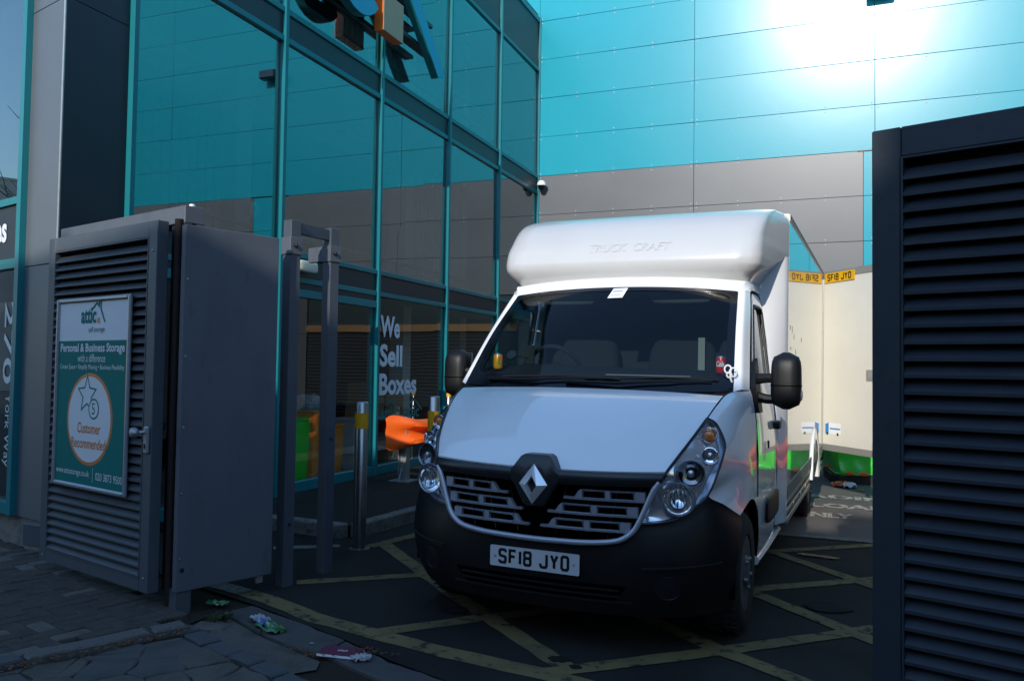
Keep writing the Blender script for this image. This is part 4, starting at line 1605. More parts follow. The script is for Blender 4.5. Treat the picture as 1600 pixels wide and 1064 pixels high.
def weed_tuft(x, y, label, n, hgt):
    mb = MB()
    for i in range(n):
        a = rg_.uniform(0, 6.28)
        r0, l_ = rg_.uniform(0, .04), rg_.uniform(.4, 1) * hgt
        bx_, by_ = x + r0 * math.cos(a), y + r0 * math.sin(a)
        dx, dy = math.cos(a) * l_ * .8, math.sin(a) * l_ * .8
        wx, wy = -math.sin(a) * .004, math.cos(a) * .004
        mb.add([(bx_ - wx, by_ - wy, 0), (bx_ + wx, by_ + wy, 0), (bx_ + dx * .6 + wx, by_ + dy * .6 + wy, l_ * .7), (bx_ + dx, by_ + dy, l_ * .75), (bx_ + dx * .6 - wx, by_ + dy * .6 - wy, l_ * .7)], [[0, 1, 2, 3, 4]])
    o = mb.build('weed', 'weed', recalc=False)
    tag(solo(o, (x, y, 0)), label, 'weed')


weed_tuft(-3.36, 3.86, 'small green weed growing by the pale sett at the panel foot', 40, .07)
weed_tuft(-3.62, 3.70, 'tiny weed at the corner of the brick paving below the foot post', 22, .05)

# ================================================================== ACROSS THE STREET (behind the viewer; casts the shade)
def house(name, label, x0, x1, y0, y1, zh, mat, nwin, storeys, roofh=0.0):
    t = thing(name, label, 'building', ((x0 + x1) / 2, y0, 0))
    MB().box2((x0, y1, 0), (x1, y0, zh)).build('wall', mat, t)
    mb = MB()
    mb.box2((x0 - .05, y1, zh + .001), (x1 + .05, y0 + .12, zh + .12))
    mb.build('parapet', 'render_far', t)
    for s in range(storeys):
        for k in range(nwin):
            cx_ = x0 + (x1 - x0) * (k + .5) / nwin
            cz_ = 1.6 + s * (zh - .6) / storeys
            w = MB().box2((cx_ - .55, y0 - .05, cz_ - .75), (cx_ + .55, y0 + .02, cz_ + .75)).build('window', 'white_trim', t)
            MB().box2((cx_ - .47, y0 + .021, cz_ - .67), (cx_ + .47, y0 + .03, cz_ - .02)).build('pane', 'far_glass', w)
            MB().box2((cx_ - .47, y0 + .021, cz_ + .02), (cx_ + .47, y0 + .03, cz_ + .67)).build('pane', 'far_glass', w)
    return t


SH = 17.0 * math.tan(SUN_EL)       # rise of a sunbeam from the far kerb to the gate line
house('terraced_house', 'brick terraced house across the street, left of the low gap', -30, -4.96, -12, -20, 2.12 + SH - .12, 'brick_far', 8, 3)
house('terraced_house', 'brick terraced house across the street with a slightly lower parapet', -4.95, -2.56, -12, -20, 1.82 + SH - .12, 'brick_far', 1, 3)
house('terraced_house', 'low rendered house across the street facing the van', -2.55, 0.52, -12, -20, 1.40 + SH - .12, 'render_far', 1, 3)
house('terraced_house', 'brick terraced house across the street, right of the low gap', 0.53, 24, -12, -20, 1.86 + SH - .12, 'brick_far', 8, 3)
house('corner_block', 'rendered block farther along the street to the left', -60, -48, 14, -2, 11.0, 'render_far', 3, 3)

nb = thing('sky_block_warehouse', 'unseen brown brick warehouse added right of the yard to block sky light', 'building', (7.3, 8, 0))  # out of view; added to cut low sky light on yard-facing sides
MB().box2((7.3, 0.8, 0), (13, YB, 9.4)).build('wall', 'brick_far', nb)
MB().box2((7.2, 0.7, 9.401), (13, YB, 9.6)).build('parapet', 'render_far', nb)
for yy in (3.0, 6.0, 9.0, 12.0):
    for zz in (2.0, 5.5):
        w_ = MB().box2((7.27, yy - .7, zz - .8), (7.35, yy + .7, zz + .8)).build('window', 'white_trim', nb)
        MB().box2((7.255, yy - .62, zz - .72), (7.268, yy + .62, zz + .72)).build('pane', 'far_glass', w_)

# bare street tree, mirrored in the shop window
tr = thing('street_tree', 'bare winter tree on the pavement farther left along the street', 'tree', (-15.5, 2.2, 0))
mb = MB()
br = MB()
rg_ = random.Random(44)


def limb(p, d, l_, r_, depth, out):
    pts = [p]
    for i in range(4):
        d = (d + Vector((rg_.uniform(-.18, .18), rg_.uniform(-.18, .18), rg_.uniform(-.05, .12)))).normalized()
        pts.append(pts[-1] + d * l_ / 4)
    out.tube(pts, [r_ * (1 - .13 * i) for i in range(5)], 5)
    if depth:
        for k in range(3 if depth > 2 else 4):
            q = pts[rg_.randint(2, 4)]
            nd = (d + Vector((rg_.uniform(-.9, .9), rg_.uniform(-.9, .9), rg_.uniform(-.2, .5)))).normalized()
            limb(q, nd, l_ * .68, r_ * .5, depth - 1, br)


limb(Vector((-15.5, 2.2, -.05)), Vector((0, 0, 1)), 3.2, .16, 4, mb)
mb.build('trunk', 'bark', tr, smooth=True)
br.build('crown', 'bark', tr, smooth=True)

# ================================================================== THE VAN (local: x = u to image right, y = v backwards, z = w up)
VAN_LOC, VAN_PSI, VAN_RHO = (-1.513, 4.135, 0.0), R(-2.75), R(0.35)
van = thing('box_van', 'white box van with an over-cab luton parked nose out in the gateway', 'van', VAN_LOC, (0, VAN_RHO, VAN_PSI))


def part(mb, name, mat, parent=van, smooth=True, ang=38, recalc=True):
    return mb.build(name, mat, parent, smooth=smooth, world=False, ang=ang, recalc=recalc)


PLAN = [(0, 0), (.15, .003), (.3, .012), (.4, .028), (.5, .05), (.58, .076), (.65, .105), (.72, .148), (.78, .195), (.83, .247), (.88, .31), (.92, .38), (.95, .45), (.972, .53), (.985, .6), (1.0, .75), (1.01, 1.2)]
LEAN = [(0, 0), (.96, 0), (1.0, .012), (1.08, .08), (1.25, .27), (1.367, .475), (1.5, .8)]


def SV(u, w):
    return interp(abs(u), PLAN) + interp(w, LEAN)


def sp_(u, w, off=0.0):
    return Vector((u, SV(u, w) + off, w))


# ---- bonnet
BE = [(.682, .143, .983), (.735, .25, 1.075), (.78, .38, 1.165), (.819, .52, 1.251), (.845, .65, 1.32), (.862, .775, 1.367)]
BC = [(.055, .968), (.150, 1.098), (.27, 1.195), (.42, 1.282), (.56, 1.347), (.70, 1.39)]
rows = []
for (eu, ev, ew), (cv, cw) in zip(BE, BC):
    r_ = []
    for a in (-1, -.86, -.62, -.32, 0, .32, .62, .86, 1):
        k = 1 - abs(a) ** 2.3
        r_.append((eu * a * .994, ev + (cv - ev) * k, ew + (cw - ew) * k))
    rows.append(r_)
bon_rows = loft(rows, 49, 25)
mb = MB()
mb.grid(bon_rows)
# rolled front lip
mb.grid([[p for p in bon_rows[0]], [p + Vector((0, .004, -.012)) for p in bon_rows[0]], [p + Vector((0, .03, -.016)) for p in bon_rows[0]]])
part(mb, 'bonnet', 'van_white', ang=60)
mb = MB()
mb.grid([[p + Vector((0, .02, -.02)) for p in r] for r in bon_rows])
part(mb, 'engine_cover', 'void')
# faint raised crease lines on the bonnet
# ---- fenders
F0 = [(.822, .523, 1.250), (.869, .540, 1.219), (.921, .517, 1.121), (.923, .447, 1.043), (.902, .353, .932), (.871, .303, .853), (.932, .412, .797), (.989, .60, .715)]
F1 = [(.850, .655, 1.320), (.905, .68, 1.275), (.945, .70, 1.19), (.967, .72, 1.10), (.983, .745, 1.01), (.993, .785, .92), (1.0, .83, .83), (1.004, .87, .762)]
F2 = [(.882, .825, 1.380), (.932, .84, 1.335), (.96, .85, 1.25), (.983, .89, 1.15), (.996, .93, 1.04), (1.003, .97, .94), (1.008, 1.0, .85), (1.010, 1.02, .738)]
F3 = [(.972, 1.03, 1.408), (.982, 1.06, 1.365), (.994, 1.09, 1.27), (1.004, 1.105, 1.16), (1.006, 1.10, 1.05), (1.010, 1.115, .95), (1.012, 1.12, .85), (1.012, 1.125, .67)]
mb = MB()
mb.grid(loft([F0, F1, F2, F3], 40, 26))
part(mb, 'wing', 'van_white', ang=60)
part(mb.mirrored(), 'wing', 'van_white', ang=60)
# ---- bumper
TOPW = [(0, .595), (.3, .60), (.44, .622), (.50, .662), (.545, .710), (.585, .710), (.685, .720), (.757, .746), (.814, .792), (.866, .845), (.90, .815), (.929, .792), (.989, .712), (1.05, .69)]


def vend(w):
    return .87 - math.sqrt(max(0.415 ** 2 - (w - .345) ** 2, 0.0))


def plan_u(v):
    for (a, b), (c, d) in zip(PLAN, PLAN[1:]):
        if v <= d:
            return a + (c - a) * (v - b) / (d - b)
    return 1.01


def bump_pt(t, f, off=0.0):
    """t 0..1 centre to arch, f 0..1 bottom to top"""
    u = t * plan_u(.47)
    for _ in range(3):
        w = .215 + f * (interp(u, TOPW) - .215)
        ue = plan_u(min(max(vend(w), .3), .74))
        u = ue * (t ** .92)
    w = .215 + f * (interp(u, TOPW) - .215)
    g = smooth(.30, .80, u)
    bul = math.sin(math.pi * min(1, max(0, f * 1.04))) ** .7
    v = SV(u, min(w, .9))
    dv = .016 + (-.05) * g * bul + .07 * (1 - f) ** 3
    du = .040 * smooth(.6, .95, u) * bul
    return Vector((u + du, v + dv + off, w))


NT, NF = 40, 22
brow = [[bump_pt(i / NT, j / NF) for i in range(NT + 1)] for j in range(NF + 1)]
mb = MB()
mb.grid(brow)
mb.grid([[p for p in brow[-1]], [p + Vector((0, .03, .004)) for p in brow[-1]]])        # top return
mb.grid([[p for p in brow[0]], [p + Vector((-.01, .06, -.01)) for p in brow[0]], [p + Vector((-.02, .30, .0)) for p in brow[0]]])
mb.grid([[r[-1], r[-1] + Vector((-.05, .0, 0))] for r in brow])
mb.mirror()
bumper = part(mb, 'bumper', 'black_plastic', ang=50)
bum_bvh = mb.bvh()


def on_bumper(u, w, off=.003):
    h_ = bum_bvh.ray_cast(Vector((u, -1, w)), Vector((0, 1, 0)))
    v = h_[0].y if h_[0] else SV(u, w)
    return Vector((u, v - off, w))


# lower intake: dark opening with two slats
mb = MB()
mb.grid([[on_bumper(u * (1 - .12 * (1 - f)), .30 + f * .085, .002) for u in [(-.50 + i / 24) for i in range(25)]] for f in (0, .25, .5, .75, 1)])
lo = part(mb, 'lower_intake', 'void', bumper)
for w in (.325, .358):
    mb = MB()
    mb.tube([on_bumper(-.46 + .92 * i / 20, w, .004) for i in range(21)], .006, 6)
    part(mb, 'intake_slat', 'black_plastic', bumper)
mb = MB()
mb.tube([on_bumper(-.52 + 1.04 * i / 24, .293, .002) for i in range(25)], .008, 6)
part(mb, 'intake_lip', 'black_plastic', bumper)
for s in (-1, 1):
    mb = MB()
    ring = [on_bumper(s * (.70 + .062 * math.cos(a)), .385 + .062 * math.sin(a), .0) for a in [2 * math.pi * i / 24 for i in range(24)]]
    mb.tube(ring, .004, 6, closed=True)
    part(mb, 'fog_lamp_ring', 'black_plastic', bumper)
    mb = MB()
    c_ = on_bumper(s * .70, .385, .001)
    rr = [[c_ + (p - c_) * k + Vector((0, -.0015, 0)) for p in ring + ring[:1]] for k in (.02, .5, .92)]
    mb.grid(rr)
    part(mb, 'fog_lamp_blank', 'black_satin', bumper)
    mb = MB()
    mb.tube([on_bumper(s * (.58 + .36 * t), .482 + .022 * t, .001) for t in (0, .2, .4, .6, .8, 1)], .009, 6)
    part(mb, 'scoop_ledge', 'black_plastic', bumper)
# ---- grille
gr = MB()
gr.grid([[sp_(u * (.47 + .16 * f) / .5 * .985, .585 + f * .33, .065) for u in [(-.5 + i / 24) for i in range(25)]] for f in [k / 8 for k in range(9)]])
grille = part(gr, 'grille', 'void')
half = [(.655, .930), (.628, .885), (.600, .815), (.568, .735), (.535, .675), (.485, .634), (.42, .614), (.3, .602), (.15, .597), (0, .595)]
hp = [sp_(u, w, -.004) for u, w in half]
full = cr(hp + [Vector((-p.x, p.y, p.z)) for p in hp[-2::-1]], 90)
mb = MB()
mb.tube(full, .0155, 10)
part(mb, 'grille_frame', 'dark_silver', grille)
# black band under the bonnet lip
mb = MB()
rows = []
for f in [k / 6 for k in range(7)]:
    w0 = .905 + f * .073
    ue = .648 + f * .034
    bulge = -.012 * math.sin(math.pi * f) - .004
    rows.append([sp_(-ue + 2 * ue * i / 40, w0 - .012 * (1 - abs(-1 + i / 20)), bulge) for i in range(41)])
mb.grid(rows)
mb.grid([[p for p in rows[0]], [p + Vector((0, .05, .012)) for p in rows[0]]])
part(mb, 'grille_band', 'black_satin', grille, ang=60)
# three pairs of slotted bars
for k, (wa, wb, u0, ue) in enumerate(((.820, .874, .165, .580), (.740, .794, .075, .546), (.660, .713, .035, .510))):
    for s in (-1, 1):
        mb = MB()
        U = lambda t: u0 + (ue - u0) * t
        sl = .012 * (wb - wa) / .04

        def bar(ua, ub, wlo, whi, depth=.03, n=8):
            pr = []
            for i in range(n + 1):
                u = ua + (ub - ua) * i / n
                lo_ = wlo(u) if callable(wlo) else wlo
                hi_ = whi(u) if callable(whi) else whi
                v = SV(u, .8)
                pr.append([Vector((s * u, v + .008, lo_)), Vector((s * u, v + .004, hi_)), Vector((s * u, v + .004 + depth, hi_)), Vector((s * u, v + .008 + depth, lo_)), Vector((s * u, v + .008, lo_))])
            mb.grid(pr)
            for e_ in (pr[0], pr[-1]):
                mb.add(e_[:4], [[0, 1, 2, 3]])
        # bottom rail, thin top outlines, solid blocks between the slots
        bar(u0, ue, wa, wa + .012, n=12)
        g0 = u0 + (.10 if k == 0 else .085)
        span = ue - .045 - g0
        s1, s2 = g0, g0 + span * .455
        s3, s4 = g0 + span * .545, ue - .045
        bar(s1 - .045, s1, wa, lambda u: wa + .010 + (wb - wa - .010) * smooth(s1 - .05, s1 - .008, u), n=5)
        bar(s2, s3, wa, wb, n=2)
        bar(s4, ue + .006, wa, wb, n=3)
        bar(s1, s2, wb - .0045, wb, n=5)
        bar(s3, s4, wb - .0045, wb, n=5)
        part(mb, 'grille_bar', 'dark_silver', grille, smooth=False)
        lw_ = MB()
        for (a, b) in ((s1, s2), (s3, s4)):
            pth = [(a + .004, wa + .011), (a + .002, wb - .016), (a + .014, wb - .005), (b - .012, wb - .003), (b - .004, wb - .012), (b - .002, wa + .011)]
            lw_.tube([Vector((s * u, SV(u, .8) + .0035, w)) for u, w in pth] + [Vector((s * (a + .004), SV(a, .8) + .0035, wa + .011))], .0022, 4)
        part(lw_, 'slot_trim', 'satin_silver', grille)
for u in (.14, .28, .42, .53):
    for s in (-1, 1):
        mb = MB()
        du = .06
        mb.tube([Vector((s * (u - du * .5), SV(u, .8) + .04, .62)), Vector((s * (u + du * .5), SV(u, .8) + .04, .90))], .003, 4)
        part(mb, 'grille_fin', 'black_satin', grille)
# emblem
em = [(-.150, .955), (-.128, .972), (-.088, 1.030), (-.066, 1.042), (.066, 1.042), (.088, 1.030), (.128, .972), (.150, .955), (.15, .91), (.122, .88), (.068, .785), (.048, .768), (-.048, .768), (-.068, .785), (-.122, .88), (-.15, .91)]
mb = MB()
ctr = Vector((0, -.022, .90))
vs_ = []
for ring_k, dv in ((1.0, .05), (1.0, -.002), (.90, -.014), (.5, -.018)):
    vs_.append([Vector((u * ring_k, dv + (.10 if (w > .98 and ring_k == 1.0 and dv > 0) else 0) + max(0, w - .985) * .42 * (1 if ring_k > .8 else .6), .90 + (w - .90) * ring_k)) for u, w in em + em[:1]])
mb.grid(vs_)
mb.add([p for p in vs_[-1][:-1]], [list(range(len(em)))])
badge = part(mb, 'emblem_surround', 'black_satin', grille, ang=30)
mb = MB()
oc = [(.004, .107), (.082, -.002), (-.004, -.107), (-.082, -.002)]
# diamond ring with a ridge; the hole leans like a parallelogram
inn_ = [(.004, .050), (.032, -.004), (-.004, -.058), (-.032, -.004)]
z0 = .888
V3 = lambda a, b, d: Vector((a, -.022 + d, z0 + b))
oo = [V3(a, b, 0) for a, b in oc]
om = [V3(a * .97, b * .97, -.014) for a, b in oc]
mid = [V3((a * .5 + c * .5), (b * .5 + d * .5), -.030) for (a, b), (c, d) in zip(oc, inn_)]
ii = [V3(a, b, -.010) for a, b in inn_]
ib = [V3(a, b, .002) for a, b in inn_]
rings = [[p + Vector((0, .006, 0)) for p in oo], oo, [p + Vector((0, -.022, 0)) for p in ii], [p + Vector((0, .006, 0)) for p in ib]]
mb.grid([r + r[:1] for r in rings])
part(mb, 'emblem', 'emblem_chrome', badge, smooth=False)

# ---- headlights
HI = [(.553, .722), (.608, .844), (.659, .932), (.685, .983), (.735, 1.075), (.78, 1.165), (.818, 1.249)]
HO = [(.556, .719), (.60, .717), (.685, .727), (.757, .752), (.814, .799), (.866, .850), (.898, .932), (.92, 1.043), (.918, 1.121), (.867, 1.219), (.820, 1.250)]
hi = cr([(u, w, 0) for u, w in HI], 30)
ho = cr([(u, w, 0) for u, w in HO], 30)


def hl_patch(off, shrink=0.0, bulge=0.0, n=10):
    rows = []
    for a, b in zip(hi, ho):
        row = []
        for i in range(n + 1):
            t = shrink + (1 - 2 * shrink) * i / n
            u, w = a.x + (b.x - a.x) * t, a.y + (b.y - a.y) * t
            row.append(Vector((u, SV(u, w) + off - bulge * math.sin(math.pi * t), w)))
        rows.append(row)
    return rows


for s in (-1, 1):
    lens = MB()
    lens.grid(hl_patch(-.004, 0, .014))
    house_ = MB()
    house_.grid(hl_patch(.060, .02, -.015))
    rim_ = MB()
    edge_ = [Vector((p.x, SV(p.x, p.y) - .003, p.y)) for p in hi] + [Vector((p.x, SV(p.x, p.y) - .003, p.y)) for p in ho[::-1]]
    # side walls of the housing
    wal = MB()
    wal.grid([edge_ + edge_[:1], [p + Vector((0, .062, 0)) for p in edge_ + edge_[:1]]])
    rim_.tube(edge_, .006, 5, closed=True)
    items = []
    ax = Vector((.20, -1, .02)).normalized()
    q = ax.to_track_quat('Z', 'Y').to_matrix().to_4x4()

    def at(u, w, off):
        return Matrix.Translation((u, SV(u, w) + off, w)) @ q
    big = MB()
    big.lathe([(.082, .030), (.078, .034), (.072, .020), (.045, -.012), (.0, -.022)], 28, at(.735, .842, .040), cap=False)
    items.append((big, 'low_beam_bowl', 'chrome'))
    b2 = MB()
    b2.lathe([(.086, .034), (.090, .038), (.086, .044), (.080, .036)], 28, at(.735, .842, .040), cap=False)
    items.append((b2, 'low_beam_ring', 'satin_silver'))
    b2 = MB()
    for k in range(7):
        b2.box((-.045 + k * .015, 0, .022), (.003, .085, .004), at(.735, .842, .040))
    items.append((b2, 'reflector_ribs', 'bulb_glass'))
    b3 = MB()
    b3.lathe([(.068, .022), (.064, .026), (.059, .012), (.0, -.010)], 26, at(.790, .972, .035), cap=False)
    items.append((b3, 'high_beam_bowl', 'dark_chrome'))
    b3 = MB()
    b3.lathe([(.070, .024), (.074, .028), (.070, .034), (.065, .026)], 26, at(.790, .972, .035), cap=False)
    items.append((b3, 'high_beam_ring', 'satin_silver'))
    b3 = MB()
    b3.lathe([(.020, .01), (.018, .03), (.0, .038)], 14, at(.790, .972, .030), cap=False)
    items.append((b3, 'bulb', 'bulb_glass'))
    b4 = MB()
    b4.lathe([(.047, .012), (.045, .02), (.038, .006), (.0, -.006)], 20, at(.862, 1.058, .028), cap=False)
    items.append((b4, 'side_lamp', 'chrome'))
    b4 = MB()
    b4.lathe([(.020, .01), (.016, .024), (.0, .03)], 14, at(.862, 1.058, .028), cap=False)
    items.append((b4, 'bulb', 'bulb_glass'))
    b5 = MB()
    b5.lathe([(.028, .006), (.026, .018), (.012, .026), (.0, .027)], 20, at(.842, 1.158, .022))
    items.append((b5, 'indicator', 'amber'))
    b5 = MB()
    b5.lathe([(.046, .014), (.044, .020), (.036, .006), (.026, .002)], 20, at(.842, 1.158, .022), cap=False)
    items.append((b5, 'indicator_bowl', 'chrome'))
    if s < 0:
        lens, house_, rim_, wal = lens.mirrored(), house_.mirrored(), rim_.mirrored(), wal.mirrored()
        items = [(m.mirrored(), n_, t_) for m, n_, t_ in items]
    hl = part(house_, 'headlight', 'lamp_inner', ang=50)
    part(wal, 'housing_wall', 'lamp_inner', hl)
    part(lens, 'lens', 'lamp_lens', hl, ang=80, recalc=False)
    part(rim_, 'headlight_seal', 'black_satin', hl)
    for m, n_, t_ in items:
        part(m, n_, t_, hl)

# ---- windscreen
WB = [(-.899, .886, 1.391), (-.62, .785, 1.380), (-.32, .735, 1.376), (0, .722, 1.375), (.32, .735, 1.376), (.62, .785, 1.380), (.899, .886, 1.391)]
WT = [(-.815, 1.556, 2.052), (-.56, 1.505, 2.073), (-.28, 1.475, 2.086), (0, 1.468, 2.090), (.28, 1.475, 2.086), (.56, 1.505, 2.073), (.815, 1.556, 2.052)]
WMID = [tuple((a[k] + b[k]) / 2 + (0, -.018, .022)[k] for k in range(3)) for a, b in zip(WB, WT)]
ws = loft([WB, WMID, WT], 41, 25)
mb = MB()
mb.grid(ws)
wsc = part(mb, 'windscreen', 'windscreen_glass', ang=80, recalc=False)
ws_bvh = mb.bvh()


def wpt(a, b, off=.004):
    """a 0..1 left to right, b 0..1 bottom to top on the windscreen"""
    x, y = a * 40, b * 24
    i, j = min(int(y), 23), min(int(x), 39)
    fy, fx = y - i, x - j
    p = ws[i][j].lerp(ws[i][j + 1], fx).lerp(ws[i + 1][j].lerp(ws[i + 1][j + 1], fx), fy)
    return p + Vector((0, -.69, .72)) * off


mb = MB()
out_, inn2 = [], []
N_ = 26
def rr_outline(x0, x1, y0, y1, rx, ry, n=8):
    pts = []
    for cx_, cy_, a0 in ((x1 - rx, y1 - ry, 0), (x0 + rx, y1 - ry, 90), (x0 + rx, y0 + ry, 180), (x1 - rx, y0 + ry, 270)):
        for i in range(n + 1):
            a = R(a0 + 90 * i / n)
            pts.append((cx_ + rx * math.cos(a), cy_ + ry * math.sin(a)))
    # densify
    o = []
    for i, p in enumerate(pts):
        q_ = pts[(i + 1) % len(pts)]
        m = max(1, int(math.hypot(q_[0] - p[0], q_[1] - p[1]) / .05))
        o += [(p[0] + (q_[0] - p[0]) * k / m, p[1] + (q_[1] - p[1]) * k / m) for k in range(m)]
    return o


oi_ = rr_outline(.030, .970, .115, .955, .05, .07)
cxo, cyo = .5, .5
oo_ = []
for (a, b) in oi_:                       # push out to the edge of the glass
    da, db = a - cxo, b - .53
    k = min((.4995 / abs(da)) if abs(da) > 1e-6 else 9, ((.4695 if db > 0 else .5295) / abs(db)) if abs(db) > 1e-6 else 9)
    oo_.append((cxo + da * k, .53 + db * k))
mb.grid([[wpt(a, b, .003) for a, b in oo_ + oo_[:1]], [wpt(a, b, .003) for a, b in oi_ + oi_[:1]]])
part(mb, 'windscreen_border', 'black_frit', wsc)
# cowl panel between bonnet and glass
mb = MB()
cw0 = [Vector((p.x * 1.035, p.y + .012, p.z - .012)) for p in bon_rows[-1]]
cw1 = cr([(a[0] * 1.0, a[1] + .02, a[2] - .002) for a in WB], 49)
mb.grid([cw0, cw1])
part(mb, 'cowl', 'black_plastic')
# wipers
for (a0, b0, a1, b1) in ((.62, .02, .93, .075), (.30, .03, .60, .085)):
    mb = MB()
    mb.tube([wpt(a0 - .18, .05, .02), wpt(a0, b0 + .02, .028), wpt((a0 + a1) / 2, (b0 + b1) / 2 + .02, .024), wpt(a1, b1, .018)], [.012, .009, .007, .005], 6)
    wp = part(mb, 'wiper', 'black_plastic')
    mb = MB()
    mb.tube([wpt(a0 - .12, .085, .012), wpt((a0 + a1) / 2, .105, .014), wpt(a1 + .02, .085, .012)], .006, 5)
    part(mb, 'wiper_blade', 'rubber', wp)
# ---- cab shell: pillars, header, roof
SIDE = [(.30, .985), (.45, 1.0), (.7, 1.012), (1.0, 1.012), (1.2, 1.0), (1.4, .972), (1.55, .952), (1.95, .900), (2.06, .882), (2.12, .862)]


def SU(w):
    return interp(w, SIDE)


mb = MB()
pil_i = [Vector(p[-1]) for p in ws[::4]]
n_ = len(pil_i)
pil_o = []
for i, p in enumerate(pil_i):
    t = i / (n_ - 1)
    w = 1.40 + t * (2.05 - 1.40)
    pil_o.append(Vector((SU(w), 1.02 + t * .60, w)))
rows = []
for a, b in zip(pil_i, pil_o):
    m = a.lerp(b, .5) + Vector((.012, -.018, .008))
    rows.append([a + Vector((0, .0, 0)), a.lerp(m, .6) + Vector((.004, -.006, .004)), m, m.lerp(b, .6), b])
mb.grid(loft(rows, 13, 24))
for s in (1, -1):
    part(mb if s > 0 else mb.mirrored(), 'windscreen_pillar', 'van_white', ang=60)
mb = MB()
hd0 = [Vector(p) for p in ws[-1]]
hd1 = [p + Vector((p.x * .03, .035 + .01 * (1 - abs(p.x)), .046)) for p in hd0]
hd2 = [Vector((p.x * 1.055, p.y + .12, p.z + .085)) for p in hd0]
hd3 = [Vector((p.x * 1.06, p.y + .55, p.z + .10)) for p in hd0]
mb.grid(loft([hd0, hd1, hd2, hd3], 41, 14))
for s in (1, -1):
    ea = [hd0[-1], hd1[-1], hd2[-1], hd3[-1]]
    eb = [Vector((.884, 1.612, 2.05)), Vector((.889, 1.66, 2.066)), Vector((.889, 1.80, 2.072)), Vector((.886, 2.14, 2.075))]
    mb.grid([[Vector((s * p.x, p.y, p.z)) for p in cr(ea, 12)], [Vector((s * (p.x + .012), p.y, p.z + .01)) for p in [a.lerp(b, .55) for a, b in zip(cr(ea, 12), cr(eb, 12))]], [Vector((s * p.x, p.y, p.z)) for p in cr(eb, 12)]])
part(mb, 'roof', 'van_white', ang=70)

# ---- doors
def sidep(v, w, off=0.0, s=1):
    return Vector((s * (SU(w) + off), v, w))


